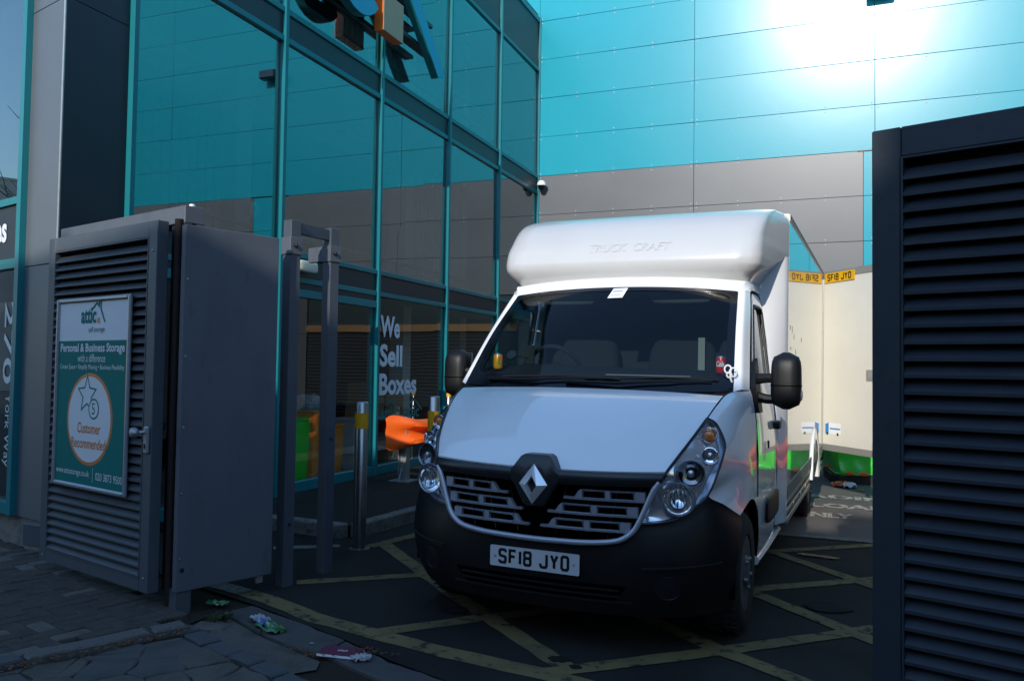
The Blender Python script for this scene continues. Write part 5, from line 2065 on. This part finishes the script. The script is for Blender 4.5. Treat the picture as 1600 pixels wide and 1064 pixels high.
for s in (1, -1):
    mb = MB()
    rows = []
    for w in (.34, .42, .50, .60, .72, .85, 1.0, 1.15, 1.28, 1.40, 1.435):
        if w < .70:
            vf = .87 + math.sqrt(max(.415 ** 2 - (w - .345) ** 2, 0)) + .004
        else:
            vf = 1.13 - .03 * smooth(1.0, 1.4, w)
        vf = max(vf, 1.13 - .03 * smooth(1.0, 1.4, w))
        rows.append([sidep(vf + (2.10 - vf) * t, w, .004 * math.sin(t * 3.1), s) for t in [k / 10 for k in range(11)]])
    mb.grid(loft(rows, 14, 30))
    door = part(mb, 'cab_door', 'van_white', ang=50)
    # window surround: ring between outer and inner outline
    outer = [(1.105, 1.437), (1.30, 1.655), (1.46, 1.84), (1.60, 2.01), (1.68, 2.055), (1.95, 2.06), (2.08, 2.05), (2.13, 2.0), (2.125, 1.7), (2.11, 1.437), (1.6, 1.437)]
    inner = [(1.26, 1.475), (1.42, 1.68), (1.54, 1.83), (1.63, 1.94), (1.68, 1.965), (1.95, 1.97), (2.03, 1.965), (2.06, 1.93), (2.045, 1.7), (2.02, 1.475), (1.6, 1.475)]
    mb = MB()
    rg4 = []
    for t in (0, .33, .66, 1):
        rg4.append([sidep(a + (c - a) * t, b + (d - b) * t, .006 * math.sin(math.pi * t), s) for (a, b), (c, d) in zip(outer + outer[:1], inner + inner[:1])])
    mb.grid(rg4)
    part(mb, 'window_surround', 'van_white', door, ang=50)
    mb = MB()
    cen = (1.75, 1.70)
    mb.grid([[sidep(cen[0] + (a - cen[0]) * k, cen[1] + (b - cen[1]) * k, -.012, s) for a, b in inner + inner[:1]] for k in (1.02, .6, .02)])
    part(mb, 'side_window', 'side_glass', door, recalc=False)
    mb = MB()
    mb.tube([sidep(a, b, .000, s) for a, b in inner], .010, 6, closed=True)
    part(mb, 'window_seal', 'black_plastic', door)
    mb = MB()
    mb.tube([sidep(a, b, .0, s) for a, b in outer[:9]], .0045, 4)
    mb.tube([sidep(2.105, w, .0, s) for w in (.4, .8, 1.2, 1.43)], .0045, 4)
    mb.tube([sidep(1.118, w, .0, s) for w in (.75, 1.0, 1.2, 1.40)], .0045, 4)
    part(mb, 'shut_line', 'void', door)
    # handle and rub strip
    sb = superbox((.05, .17, .06), 4, 6)
    sb.v = [p + Vector((s * (SU(1.14) + .022), 2.0, 1.14)) for p in sb.v]
    part(sb, 'handle', 'black_plastic', door)
    sb = superbox((.035, .62, .17), 6, 7)
    sb.v = [p + Vector((s * (SU(.58) + .012), 1.80, .60)) for p in sb.v]
    part(sb, 'rub_strip', 'black_plastic', door)
    mb = MB()
    mb.box((s * (SU(.95) + .004), 1.60, 1.03), (.006, .05, .05), bev=.002)
    part(mb, 'door_badge', 'rust', door)
    # sill
    mb = MB()
    mb.tube([Vector((s * .975, 1.28, .325)), Vector((s * .98, 1.7, .325)), Vector((s * .98, 2.42, .33))], .03, 8)
    part(mb, 'sill', 'van_white')
    # wheel arch liner
    mb = MB()
    arc_ = [R(-8 + 196 * i / 20) for i in range(21)]
    mb.grid([[Vector((s * uu, .87 + .42 * math.cos(a), .345 + .42 * math.sin(a))) for a in arc_] for uu in (.60, .99)])
    mb.grid([[Vector((s * .60, .87 + .42 * math.cos(a), .345 + .42 * math.sin(a))) for a in arc_], [Vector((s * .60, .87, .345)) for a in arc_]])
    part(mb, 'arch_liner', 'void')

    # ---- mirror
    mcx = 1.160 if s > 0 else -1.115
    mv = 1.20
    top_w = 1.635
    mb = MB()
    sect = []
    for k in range(13):
        t = k / 12
        w = 1.285 + t * .350
        hw = .092 * (1 - abs(2 * t - 1) ** 5) ** .35 * (1.0 - .06 * t)
        dp = .085 * (1 - abs(2 * t - 1) ** 4) ** .4
        hw, dp = max(hw, .02), max(dp, .015)
        ring = []
        for q_ in range(21):
            a = 2 * math.pi * q_ / 20
            ca_, sa_ = math.cos(a), math.sin(a)
            rr = (abs(ca_) ** 3.4 + abs(sa_) ** 3.4) ** (-1 / 3.4)
            # flat (glass) face towards +v
            ring.append(Vector((mcx + s * .006 + hw * rr * ca_, mv + dp * rr * sa_ * (1.15 if sa_ < 0 else .55), w)))
        ring[-1] = ring[0]
        sect.append(ring)
    mb.grid(sect)
    mb.add(sect[0][:-1], [list(range(20))])
    mb.add(sect[-1][:-1], [list(range(20))])
    mir = part(mb, 'door_mirror', 'black_plastic', ang=60)
    mb = MB()
    mb.tube([Vector((p.x, p.y, p.z)) + (p - Vector((mcx, mv, p.z))).normalized() * .0015 for p in sect[5][:-1]], .003, 4, closed=True)
    part(mb, 'housing_seam', 'void', mir)
    for w in (1.345, 1.475):
        mb = MB()
        xi_ = s * (SU(1.40) - .015)
        mb.tube([Vector((xi_, 1.20, w + (.02 if w < 1.4 else -.01))), Vector(((xi_ + mcx) / 2, 1.16, w)), Vector((mcx - s * .04, 1.19, w))], [.036, .029, .029], 8)
        part(mb, 'mirror_arm', 'black_plastic', mir)
    mb = MB()
    mb.prism([(1.10, 1.26), (1.25, 1.26), (1.30, 1.44), (1.33, 1.60), (1.20, 1.56), (1.08, 1.42)], 0, .03, lambda a, b, d: Vector((s * (SU(b) + d), a, b)))
    part(mb, 'mirror_base', 'black_plastic', mir)
    mb = MB()
    sb = superbox((.03, .06, .07), 3, 6)
    sb.v = [p + Vector((mcx + s * .088, mv - .005, 1.375)) for p in sb.v]
    part(sb, 'repeater_lamp', 'bulb_glass', mir)
    mb = MB()
    mb.box((mcx, mv + .052, 1.46), (.15, .004, .30), bev=.001)
    part(mb, 'mirror_glass', 'chrome', mir)

# ---- luton over the cab
LP_ = [(1.70, 2.118), (1.61, 2.135), (1.557, 2.170), (1.522, 2.215), (1.508, 2.26), (1.514, 2.31), (1.545, 2.39), (1.62, 2.48), (1.73, 2.575), (1.85, 2.642), (2.02, 2.695), (2.22, 2.732), (2.42, 2.748)]
lprof = cr([(a, b, 0) for a, b in LP_], 56)


def luton_row(v0, w):
    hf = interp(w, [(2.11, .84), (2.15, .872), (2.20, .925), (2.24, .952), (2.30, .960), (2.40, .958), (2.50, .95), (2.58, .94), (2.64, .925), (2.70, .90), (2.75, .86)])
    hb = interp(w, [(2.11, .90), (2.17, 1.0), (2.40, 1.054), (2.64, 1.054), (2.68, 1.046), (2.71, 1.03), (2.73, 1.005), (2.745, .94)])
    ve = 2.42 if w > 2.40 else max(1.70, 1.62 + (w - 2.19) / .21 * .80)
    r_ = .13 if v0 < 2.0 else max(.02, .13 * (2.42 - v0) / .42)
    hs = hf + (hb - hf) * max(0, min(1, (v0 - 1.6) / .82))
    ve = max(ve, v0 + r_ + .004)
    row = []
    for k in range(15):
        u = (hs - r_) * k / 14
        row.append(Vector((u, v0 + .03 * (u / hs) ** 2.5 * (1 if v0 < 2.2 else (2.42 - v0) / .22), w)))
    for k in range(1, 9):
        a = math.pi / 2 * k / 8
        row.append(Vector((hs - r_ + r_ * math.sin(a), v0 + .03 * (1 if v0 < 2.2 else (2.42 - v0) / .22) + r_ * (1 - math.cos(a)), w)))
    vs0 = row[-1].y
    for k in range(1, 8):
        t = k / 7
        v = vs0 + (max(ve, vs0 + .001) - vs0) * t
        row.append(Vector((hs + (hb - hs) * max(0, (v - vs0) / max(.01, 2.42 - vs0)), v, w)))
    return row


lrows = [luton_row(p.x, p.y) for p in lprof]
mb = MB()
mb.grid(lrows)
# side underside: from the rising lower edge in to the cab roof
edge_l = [r_[-1] for r_ in lrows if r_[0].z < 2.41 and r_[0].y < 1.70]
edge_l = [lrows[0][22]] + edge_l
mb.grid([edge_l, [p.lerp(Vector((.868, p.y, 2.135)), .5) + Vector((0, 0, .015)) for p in edge_l], [Vector((.868, p.y, 2.135)) for p in edge_l]])
mb.mirror()
lut = part(mb, 'luton', 'van_luton', ang=70)
lut_bvh = mb.bvh()


def on_luton(u, w, off):
    h_ = lut_bvh.ray_cast(Vector((u, 0, w)), Vector((0, 1, 0)))
    if h_[0] is None:
        return Vector((u, 1.6, w))
    n_ = h_[1] if h_[1].y < 0 else -h_[1]
    return h_[0] + n_ * off


for s_, wd, x_, k_ in (('TRUCK', .28, -.245, 1), ('CRAFT', .27, .085, 1)):
    mb = MB()
    vs_t, fs_t = text_geo(s_, wd, .062, .01, .2)
    top_ = [on_luton(a + x_, b + 2.352, .0037) for a, b in vs_t]
    mb.add(top_, fs_t)
    part(mb, 'embossed_lettering', 'van_luton', lut, smooth=False, recalc=False)
# fairing between cab door and box
mb = MB()
fa = []
for w in (.40, .7, 1.0, 1.3, 1.6, 1.9, 2.15, 2.38):
    u_in = SU(min(w, 2.1)) - .02
    fa.append([Vector((u_in - .05, 2.13, w)), Vector((u_in + .01, 2.15, w)), Vector((u_in + .55 * (1.045 - u_in), 2.22, w)), Vector((1.045, 2.33, w)), Vector((1.0535, 2.42, w))])
mb.grid(loft(fa, 14, 26))
mb.add([fa[0][0], fa[0][1], fa[0][2], fa[0][3], fa[0][4], Vector((.8, 2.42, .40))], [[0, 1, 2, 3, 4, 5]])
for s in (1, -1):
    part(mb if s > 0 else mb.mirrored(), 'side_fairing', 'van_white', ang=60)

# ---- load box
BV0, BV1, BT, BB, BU = 2.42, 6.42, 2.745, .62, 1.054
mb = MB()
for s in (1, -1):
    pass
mb.box2((-BU, BV0 + .002, BB), (BU, BV1, BT - .02), bev=.004)
part(mb, 'load_box', 'box_panel', smooth=False)
box = bpy.data.objects['load_box']
for s in (1, -1):
    mb = MB()
    mb.box2((s * (BU - .03), BV0 + .03, BT - .075), (s * (BU + .006), BV1 + .004, BT - .018), bev=.004)
    rail = part(mb, 'top_rail', 'alloy', smooth=False)
    if s > 0:
        mb = MB()
        for k in range(34):
            mb.lathe([(.010, 0), (.008, .004), (0, .006)], 8, Matrix.Translation((s * (BU + .006), BV0 + .08 + k * .117, BT - .046)) @ Matrix.Rotation(R(90), 4, 'Y'))
        tag(part(mb, 'rivet', 'bolt_black', rail), kind='stuff')
    mb = MB()
    mb.box2((s * (BU - .03), BV0 + .01, BB - .06), (s * (BU + .005), BV1 + .004, BB + .045), bev=.004)
    part(mb, 'bottom_rail', 'seal_grey', smooth=False)
    mb = MB()
    mb.box2((s * (BU - .04), BV1 - .06, BB + .046), (s * (BU + .0055), BV1 + .005, BT - .076), bev=.003)
    part(mb, 'corner_post', 'alloy', smooth=False)
mb = MB()
rgk = random.Random(9)
for (v, w) in ((2.55, 1.86), (2.70, 1.85), (2.85, 1.80), (2.60, 1.70), (3.0, 1.68), (2.75, 1.62), (3.5, 1.80)):
    mb.box((BU + .0008, v, w), (.0012, rgk.uniform(.012, .03), rgk.uniform(.02, .06)))
part(mb, 'scuff', 'bolt_black', box, smooth=False)
# chassis, side rails, mudguards
mb = MB()
mb.box2((-.75, 1.9, .38), (.75, 6.3, .60))
mb.box2((-.88, .45, .30), (.88, 1.3, .62))
part(mb, 'chassis', 'void', smooth=False)
for s in (1, -1):
    rl = None
    for k, (w, hh) in enumerate(((.535, .05), (.455, .035), (.385, .045))):
        mb = MB()
        for (a, b) in ((2.46, 4.62), (5.62, 6.36)):
            mb.box2((s * (BU - .035), a, w - hh / 2), (s * (BU - .004), b, w + hh / 2), bev=.004)
        part(mb, 'side_guard_rail', 'alloy', smooth=False)
    mb = MB()
    for v in (2.6, 3.2, 3.8, 4.4, 5.75, 6.25):
        mb.box2((s * (BU - .06), v - .03, .36), (s * (BU - .036), v + .03, .58))
    part(mb, 'guard_bracket', 'alloy', smooth=False)
    mb = MB()
    for v in (2.9, 3.5, 4.1):
        mb.box((s * (BU - .002), v, .455), (.01, .06, .03), bev=.003)
    part(mb, 'side_marker', 'amber', smooth=False)
    # rear mudguard
    mb = MB()
    rows = []
    for uu in (BU + .012, BU + .02, BU + .012, .62):
        rr_ = .47 if uu > 1.06 else .455
        if uu == .62:
            rr_ = .455
        rows.append([Vector((s * uu, 5.15 + rr_ * math.cos(R(a)), .40 + rr_ * 1.12 * math.sin(R(a)))) for a in range(-4, 185, 9)])
    mb.grid(rows)
    mb.grid([[Vector((s * (BU + .014), 5.15 + r_ * math.cos(R(a)), .40 + r_ * 1.12 * math.sin(R(a)))) for a in range(-4, 185, 9)] for r_ in (.455, .37)])
    part(mb, 'mudguard', 'van_white', ang=50)

# ---- rear door swung open, hinged at the near rear corner
DA = R(-52) - VAN_PSI
dh = Vector((BU + .004, BV1 + .012, 0))


def dfn(a, b, d):      # a along the door, b up, d towards the cab
    return Vector((dh.x + math.cos(DA) * a + math.sin(DA) * d, dh.y + math.sin(DA) * a - math.cos(DA) * d, b))


DW = 1.03
mb = MB()
mb.prism([(.012, .60), (DW, .60), (DW, 2.725), (.012, 2.725)], 0, .04, dfn)
rd = part(mb, 'rear_door', 'door_panel', smooth=False)
for (a0, a1, b0, b1) in ((.012, .055, .60, 2.725), (DW - .045, DW, .60, 2.725), (.0551, DW - .0451, .60, .675), (.0551, DW - .0451, 2.645, 2.725)):
    mb = MB()
    mb.prism([(a0, b0), (a1, b0), (a1, b1), (a0, b1)], .0405, .047, dfn)
    part(mb, 'door_edge', 'seal_grey', rd, smooth=False)
for z in (2.20, 1.60, .95):
    mb = MB()
    mb.prism([(-.02, z), (.05, z), (.05, z + .10), (-.02, z + .10)], .0475, .056, dfn)
    part(mb, 'hinge', 'cctv_white', rd, smooth=False)
mb = MB()
mb.prism([(.80, 1.44), (1.0, 1.44), (1.0, 1.56), (.80, 1.56)], .0405, .05, dfn)
lk = part(mb, 'lock_plate', 'alloy', rd, smooth=False)
mb = MB()
mb.prism([(.84, 1.47), (.98, 1.47), (.98, 1.53), (.84, 1.53)], .0505, .058, dfn)
part(mb, 'lock_handle', 'dark_silver', lk, smooth=False)
mb = MB()
mb.prism([(.93, .50), (.98, .50), (.98, .78), (.93, .78)], .048, .07, dfn)
part(mb, 'locking_bar', 'galvanised', rd, smooth=False)
mb = MB()
mb.prism([(.10, .80), (.37, .80), (.37, .93), (.10, .93)], .0405, .0415, dfn)
stk = part(mb, 'van_sticker', 'paper', rd, smooth=False)
mb = MB()
mb.prism([(.10, .80), (.16, .80), (.16, .93), (.10, .915)], .0416, .0420, dfn)
mb.prism([(.18, .855), (.36, .855), (.36, .872), (.18, .872)], .0416, .0420, dfn)
part(mb, 'sticker_print', 'sticker_blue', stk, smooth=False)
mb = MB()
for a in (.135, .32):
    mb.prism([(a + .018 * math.cos(k * .7854), .802 + .018 * math.sin(k * .7854)) for k in range(8)], .0421, .0424, dfn)
part(mb, 'sticker_wheel', 'bolt_black', stk, smooth=False)
# far rear door, folded back on the other side
mb = MB()
mb.box2((-BU - .06, 5.40, .62), (-BU - .015, 6.40, 2.72), bev=.004)
part(mb, 'rear_door', 'door_panel', smooth=False)

# ---- number plates: hand drawn characters
GL = {
    'S': [[(1, .80), (1, .90), (.86, 1), (.14, 1), (0, .90), (0, .62), (.14, .53), (.86, .47), (1, .38), (1, .10), (.86, 0), (.14, 0), (0, .10), (0, .20)]],
    'F': [[(1, 1), (0, 1), (0, 0)], [(0, .53), (.84, .53)]],
    '1': [[(.5, 0), (.5, 1)]],
    '8': [[(.14, 1), (.86, 1), (1, .9), (1, .63), (.86, .53), (.14, .53), (0, .63), (0, .9)], [(.14, .53), (.86, .53), (1, .43), (1, .1), (.86, 0), (.14, 0), (0, .1), (0, .43)]],
    'J': [[(1, 1), (1, .14), (.84, 0), (.16, 0), (0, .14), (0, .28)]],
    'Y': [[(0, 1), (.5, .46), (1, 1)], [(.5, .48), (.5, 0)]],
    'O': [[(.18, 1), (.82, 1), (1, .88), (1, .12), (.82, 0), (.18, 0), (0, .12), (0, .88)]],
}


def plate(parent, fn, mat, name='number_plate'):
    W_, H_ = .52, .111
    mb = MB()
    mb.prism(rr_outline(0, W_, 0, H_, .008, .008, 3), 0, .006, fn)
    pl = part(mb, name, mat, parent, smooth=False)
    x = .058
    cw, ch, sw = .0355, .068, .0155
    for ch_ in 'SF18 JYO':
        mb = MB()
        if ch_ == ' ':
            x += .033
            continue
        wd = .0 if ch_ == '1' else cw
        for pth in GL[ch_]:
            closed = ch_ in '8O'
            if ch_ == '1':
                pts = [(x + .0, .023 + b * ch) for a, b in pth]
            else:
                pts = [(x + a * cw, .023 + b * ch) for a, b in pth]
            mb.ribbon(pts, sw, lambda a, b: fn(a, b, .0068), closed=closed)
        x += wd + sw + .0100
        part(mb, 'character', 'plate_black', pl, smooth=False, recalc=False)
    mb = MB()
    for a in (.028, W_ - .032):
        mb.prism([(a + .006 * math.cos(k * .6283), .0555 + .006 * math.sin(k * .6283)) for k in range(10)], .006, .010, fn)
    part(mb, 'screw', 'dark_silver', pl, smooth=False)
    return pl


for_plate = on_bumper(0, .478, 0).y
plate(van, lambda a, b, d: Vector((a - .26, min(for_plate, .02) - .004 - d, .422 + b)), 'plate_white')
mb = MB()
mb.box2((-.20, min(for_plate, .02) - .004, .44), (.20, for_plate + .06, .52))
part(mb, 'plate_backing', 'black_plastic', bumper, smooth=False)
plate(rd, lambda a, b, d: dfn(a + .085, b + 2.59, .048 + d), 'plate_yellow')

# ---- wheels
def wheel(u, v, s, front):
    r, wd = .345, .215
    M = Matrix.Translation((u, v, r)) @ Matrix.Rotation(R(90) * s, 4, 'Y')
    mb = MB()
    mb.lathe([(.205, -wd / 2 + .01), (.30, -wd / 2), (.335, -wd / 2 + .025), (.345, -wd / 2 + .055), (.346, 0), (.345, wd / 2 - .055), (.335, wd / 2 - .025), (.30, wd / 2), (.215, wd / 2 - .006), (.205, wd / 2 - .03)], 40, M)
    wh_ = part(mb, 'wheel', 'rubber', ang=50)
    mb = MB()
    for q_ in range(40):
        for zz in (-.07, -.025, .025, .07):
            a = 2 * math.pi * (q_ + (.5 if zz > 0 else 0)) / 40
            mb.box((.346 * math.cos(a), .346 * math.sin(a), zz), (.008, .008, .035), M @ Matrix.Identity(4))
    tag(part(mb, 'tread', 'rubber', wh_, smooth=False), kind='stuff')
    mb = MB()
    if front:
        mb.lathe([(.206, wd / 2 - .012), (.20, wd / 2 - .02), (.19, wd / 2 - .035), (.13, wd / 2 - .045), (.10, wd / 2 - .015), (.075, wd / 2 + .005), (.03, wd / 2 + .008), (0, wd / 2 + .008)], 32, M)
    else:
        mb.lathe([(.206, wd / 2 - .012), (.19, wd / 2 - .09), (.10, wd / 2 - .12), (.06, wd / 2 - .08), (0, wd / 2 - .075)], 32, M)
    part(mb, 'rim', 'rim_steel', wh_)
    mb = MB()
    for q_ in range(5):
        a = 2 * math.pi * q_ / 5
        mb.lathe([(.013, 0), (.013, .02), (0, .022)], 8, M @ Matrix.Translation((.085 * math.cos(a), .085 * math.sin(a), wd / 2 - .005)))
    part(mb, 'wheel_nuts', 'steel_bolt', wh_)
    mb = MB()
    for q_ in range(9):
        a = 2 * math.pi * q_ / 9
        mb.box((.158 * math.cos(a), .158 * math.sin(a), wd / 2 - .036), (.03, .03, .006), M)
    part(mb, 'rim_holes', 'void', wh_, smooth=False)


for s in (1, -1):
    wheel(s * .885, .87, s, True)
    wheel(s * .90, 5.15, s, False)

# ---- cab interior
mb = MB()
mb.grid(loft([[(-.90, .93, 1.37), (-.5, .80, 1.36), (0, .76, 1.355), (.5, .80, 1.36), (.90, .93, 1.37)],
              [(-.90, 1.15, 1.49), (-.5, 1.12, 1.50), (0, 1.10, 1.50), (.5, 1.12, 1.50), (.90, 1.15, 1.49)],
              [(-.90, 1.32, 1.50), (-.5, 1.36, 1.53), (0, 1.34, 1.51), (.5, 1.32, 1.50), (.90, 1.32, 1.50)],
              [(-.90, 1.36, 1.35), (-.5, 1.42, 1.37), (0, 1.40, 1.35), (.5, 1.38, 1.35), (.90, 1.36, 1.35)],
              [(-.90, 1.30, .9), (-.5, 1.30, .9), (0, 1.35, .9), (.5, 1.30, .9), (.90, 1.30, .9)]], 30, 24))
part(mb, 'dashboard', 'cab_trim')
mb = MB()
mb.box2((-.90, 2.36, .5), (.90, 2.40, 2.12))
part(mb, 'bulkhead', 'cab_trim', smooth=False)
mb = MB()
mb.box2((-.95, 1.2, .42), (.95, 2.36, .46))
part(mb, 'cab_floor', 'cab_trim', smooth=False)
for x, w in ((-.46, .50), (.30, .52), (.74, .34)):
    mb = MB()
    sb = superbox((w, .20, .72), 4, 8)
    sb.v = [Matrix.Rotation(R(-10), 4, 'X') @ p + Vector((x, 2.18, 1.42)) for p in sb.v]
    st_ = part(sb, 'seat', 'seat_cloth')
    sb = superbox((w, .55, .20), 4, 8)
    sb.v = [p + Vector((x, 1.90, 1.02)) for p in sb.v]
    part(sb, 'seat_cushion', 'seat_cloth', st_)
    sb = superbox((.26, .10, .20), 3.5, 7)
    sb.v = [p + Vector((x, 2.26, 1.87)) for p in sb.v]
    part(sb, 'headrest', 'seat_cloth', st_)
for x in (.47,):
    mb = MB()
    mb.box((x, 2.07, 1.46), (.05, .006, .60), Matrix.Identity(4))
    part(mb, 'seat_belt', 'cab_pale', smooth=False)
mb = MB()
Ms = Matrix.Translation((-.46, 1.46, 1.50)) @ Matrix.Rotation(R(-58), 4, 'X')
mb.tube([Ms @ Vector((.195 * math.cos(2 * math.pi * i / 32), .195 * math.sin(2 * math.pi * i / 32), 0)) for i in range(32)], .017, 8, closed=True)
mb.tube([Ms @ Vector((-.19, 0, 0)), Ms @ Vector((.19, 0, 0))], .018, 6)
mb.lathe([(.07, -.03), (.06, .01), (0, .02)], 16, Ms)
part(mb, 'steering_wheel', 'cab_trim')
for s in (1, -1):
    mb = MB()
    sb = superbox((.42, .02, .14), 5, 6)
    sb.v = [Matrix.Rotation(R(50), 4, 'X') @ p + Vector((s * .42, 1.55, 2.03)) for p in sb.v]
    part(sb, 'sun_visor', 'cab_pale')
    mb = MB()
    mb.grid([[p + Vector((-s * .03 if False else 0, .03, -.012)) for p in [Vector((s * abs(q[0].x if s > 0 else q[0].x), 0, 0)) for q in []]]] if False else [[Vector((s * (p.x - .012), p.y + .03, p.z - .006)) for p in pil_i], [Vector((s * (p.x + .02), p.y + .14, p.z - .03)) for p in pil_i]])
    part(mb, 'pillar_trim', 'cab_pale')
mb = MB()
mb.grid([[p + Vector((0, .03, -.02)) for p in hd0], [p + Vector((0, .5, -.01)) for p in hd0], [Vector((p.x, 2.36, 2.09)) for p in hd0]])
part(mb, 'headlining', 'cab_pale')
mb = MB()
mb.box((.34, 1.02, 1.475), (.55, .02, .006), Matrix.Identity(4))
part(mb, 'dash_strip', 'cab_pale', smooth=False)
# phone holder on the screen
mb = MB()
mb.lathe([(.035, 0), (.03, .012), (.012, .02), (.010, .05)], 14, Matrix.Translation((-.70, 1.20, 1.60)) @ Matrix.Rotation(R(-120), 4, 'X'))
ph = part(mb, 'phone_holder', 'black_satin')
mb = MB()
mb.box((-.60, 1.30, 1.60), (.075, .02, .14), bev=.008)
part(mb, 'phone_cradle', 'black_satin', ph, smooth=False)
mb = MB()
mb.tube([(-.70, 1.23, 1.60), (-.65, 1.27, 1.59), (-.60, 1.29, 1.59)], .01, 6)
part(mb, 'phone_arm', 'black_satin', ph)

# ================================================================== SMALL THINGS IN THE CAB WINDOW
MV = WM[van.name]


def can(u, v, w, mat, label, red):
    t = thing('drinks_can', label, 'can', tuple(MV @ Vector((u, v, w))), (0, 0, VAN_PSI))
    mb = MB()
    mb.lathe([(.024, 0), (.031, .008), (.033, .014), (.033, .092), (.031, .098)], 28)
    mb.build('can_body', mat, t, smooth=True, world=False)
    mb = MB()
    mb.lathe([(.031, .0982), (.027, .108), (.025, .108), (.024, .104), (0, .104)], 28)
    mb.build('can_lid', 'satin_silver', t, smooth=True, world=False)
    mb = MB()
    if red:
        vs_t, fs_t = text_geo('Cola', .052, .036, .03, .25)
        mb.add([Vector((.0337 * math.sin((a - .026) / .033), -.0337 * math.cos((a - .026) / .033), .042 + b)) for a, b in vs_t], fs_t)
        mb.build('lettering', 'vinyl_white', t, world=False, recalc=False)
    else:
        mb.add([Vector((.0337 * math.sin(a), -.0337 * math.cos(a), b)) for a, b in ((.25, .02), (.75, .02), (.95, .04), (.7, .06), (.35, .055))], [[0, 1, 2, 3, 4]])
        mb.build('leaf_mark', 'can_green', t, world=False, recalc=False)
        mb = MB()
        mb.add([Vector((.0337 * math.sin(a), -.0337 * math.cos(a), b)) for a, b in ((.45, .06), (.85, .055), (.95, .085), (.5, .088))], [[0, 1, 2, 3]])
        mb.build('fruit_mark', 'can_red', t, world=False, recalc=False)
    return t


can(-.755, 1.10, 1.497, 'can_orange', 'orange drinks can standing in the corner of the van windscreen', False)
can(.785, 1.11, 1.497, 'can_red', 'red and white cola can standing in the corner of the van windscreen', True)
# paper note behind the glass
mb = MB()
a0, b0 = .474, .865
cor = [(a0, b0), (a0 + .062, b0 + .004), (a0 + .072, b0 + .118), (a0 + .010, b0 + .114)]
mb.add([MV @ wpt(a, b, .006) for a, b in cor], [[0, 1, 2, 3]])
mb.add([MV @ wpt(a, b, .005) for a, b in cor], [[3, 2, 1, 0]])
nt_ = thing('paper_note', 'white printed paper slip stuck at the top of the windscreen', 'note', tuple(MV @ wpt(a0 + .03, b0 + .05, .006)))
mb.build('slip', 'paper', nt_, recalc=False)
mb = MB()
for f in (.25, .32, .62, .66, .72):
    def L_(t, f_):
        A_ = (cor[0][0] + (cor[3][0] - cor[0][0]) * f_, cor[0][1] + (cor[3][1] - cor[0][1]) * f_)
        B_ = (cor[1][0] + (cor[2][0] - cor[1][0]) * f_, cor[1][1] + (cor[2][1] - cor[1][1]) * f_)
        return (A_[0] + (B_[0] - A_[0]) * t, A_[1] + (B_[1] - A_[1]) * t)
    e1 = .95 if f in (.32, .62) else .75
    mb.add([MV @ wpt(*L_(t, ff), .0072) for t, ff in ((.08, f), (e1, f), (e1, f + .022), (.08, f + .022))], [[0, 1, 2, 3]])
mb.build('print', 'paper_blue', nt_, recalc=False)
# little clear charm at the lower right corner of the glass
ch0 = wpt(.988, .125, .02)
chm = thing('clip_on_charm', 'small pale plastic charm clipped at the lower corner of the windscreen', 'charm', tuple(MV @ ch0))
mb = MB()
for dx, dz, r_ in ((-.012, .03, .020), (.020, .012, .022), (-.004, -.004, .014)):
    mb.tube([MV @ (ch0 + Vector((dx + r_ * math.cos(a), -.01, dz + r_ * 1.2 * math.sin(a)))) for a in [k * .5236 for k in range(12)]], .0055, 6, closed=True)
mb.tube([MV @ (ch0 + Vector((0, -.01, -.01))), MV @ (ch0 + Vector((.012, -.012, -.045))), MV @ (ch0 + Vector((.02, -.016, -.085)))], [.008, .006, .004], 6)
mb.build('charm_body', 'toy_white', chm, smooth=True)
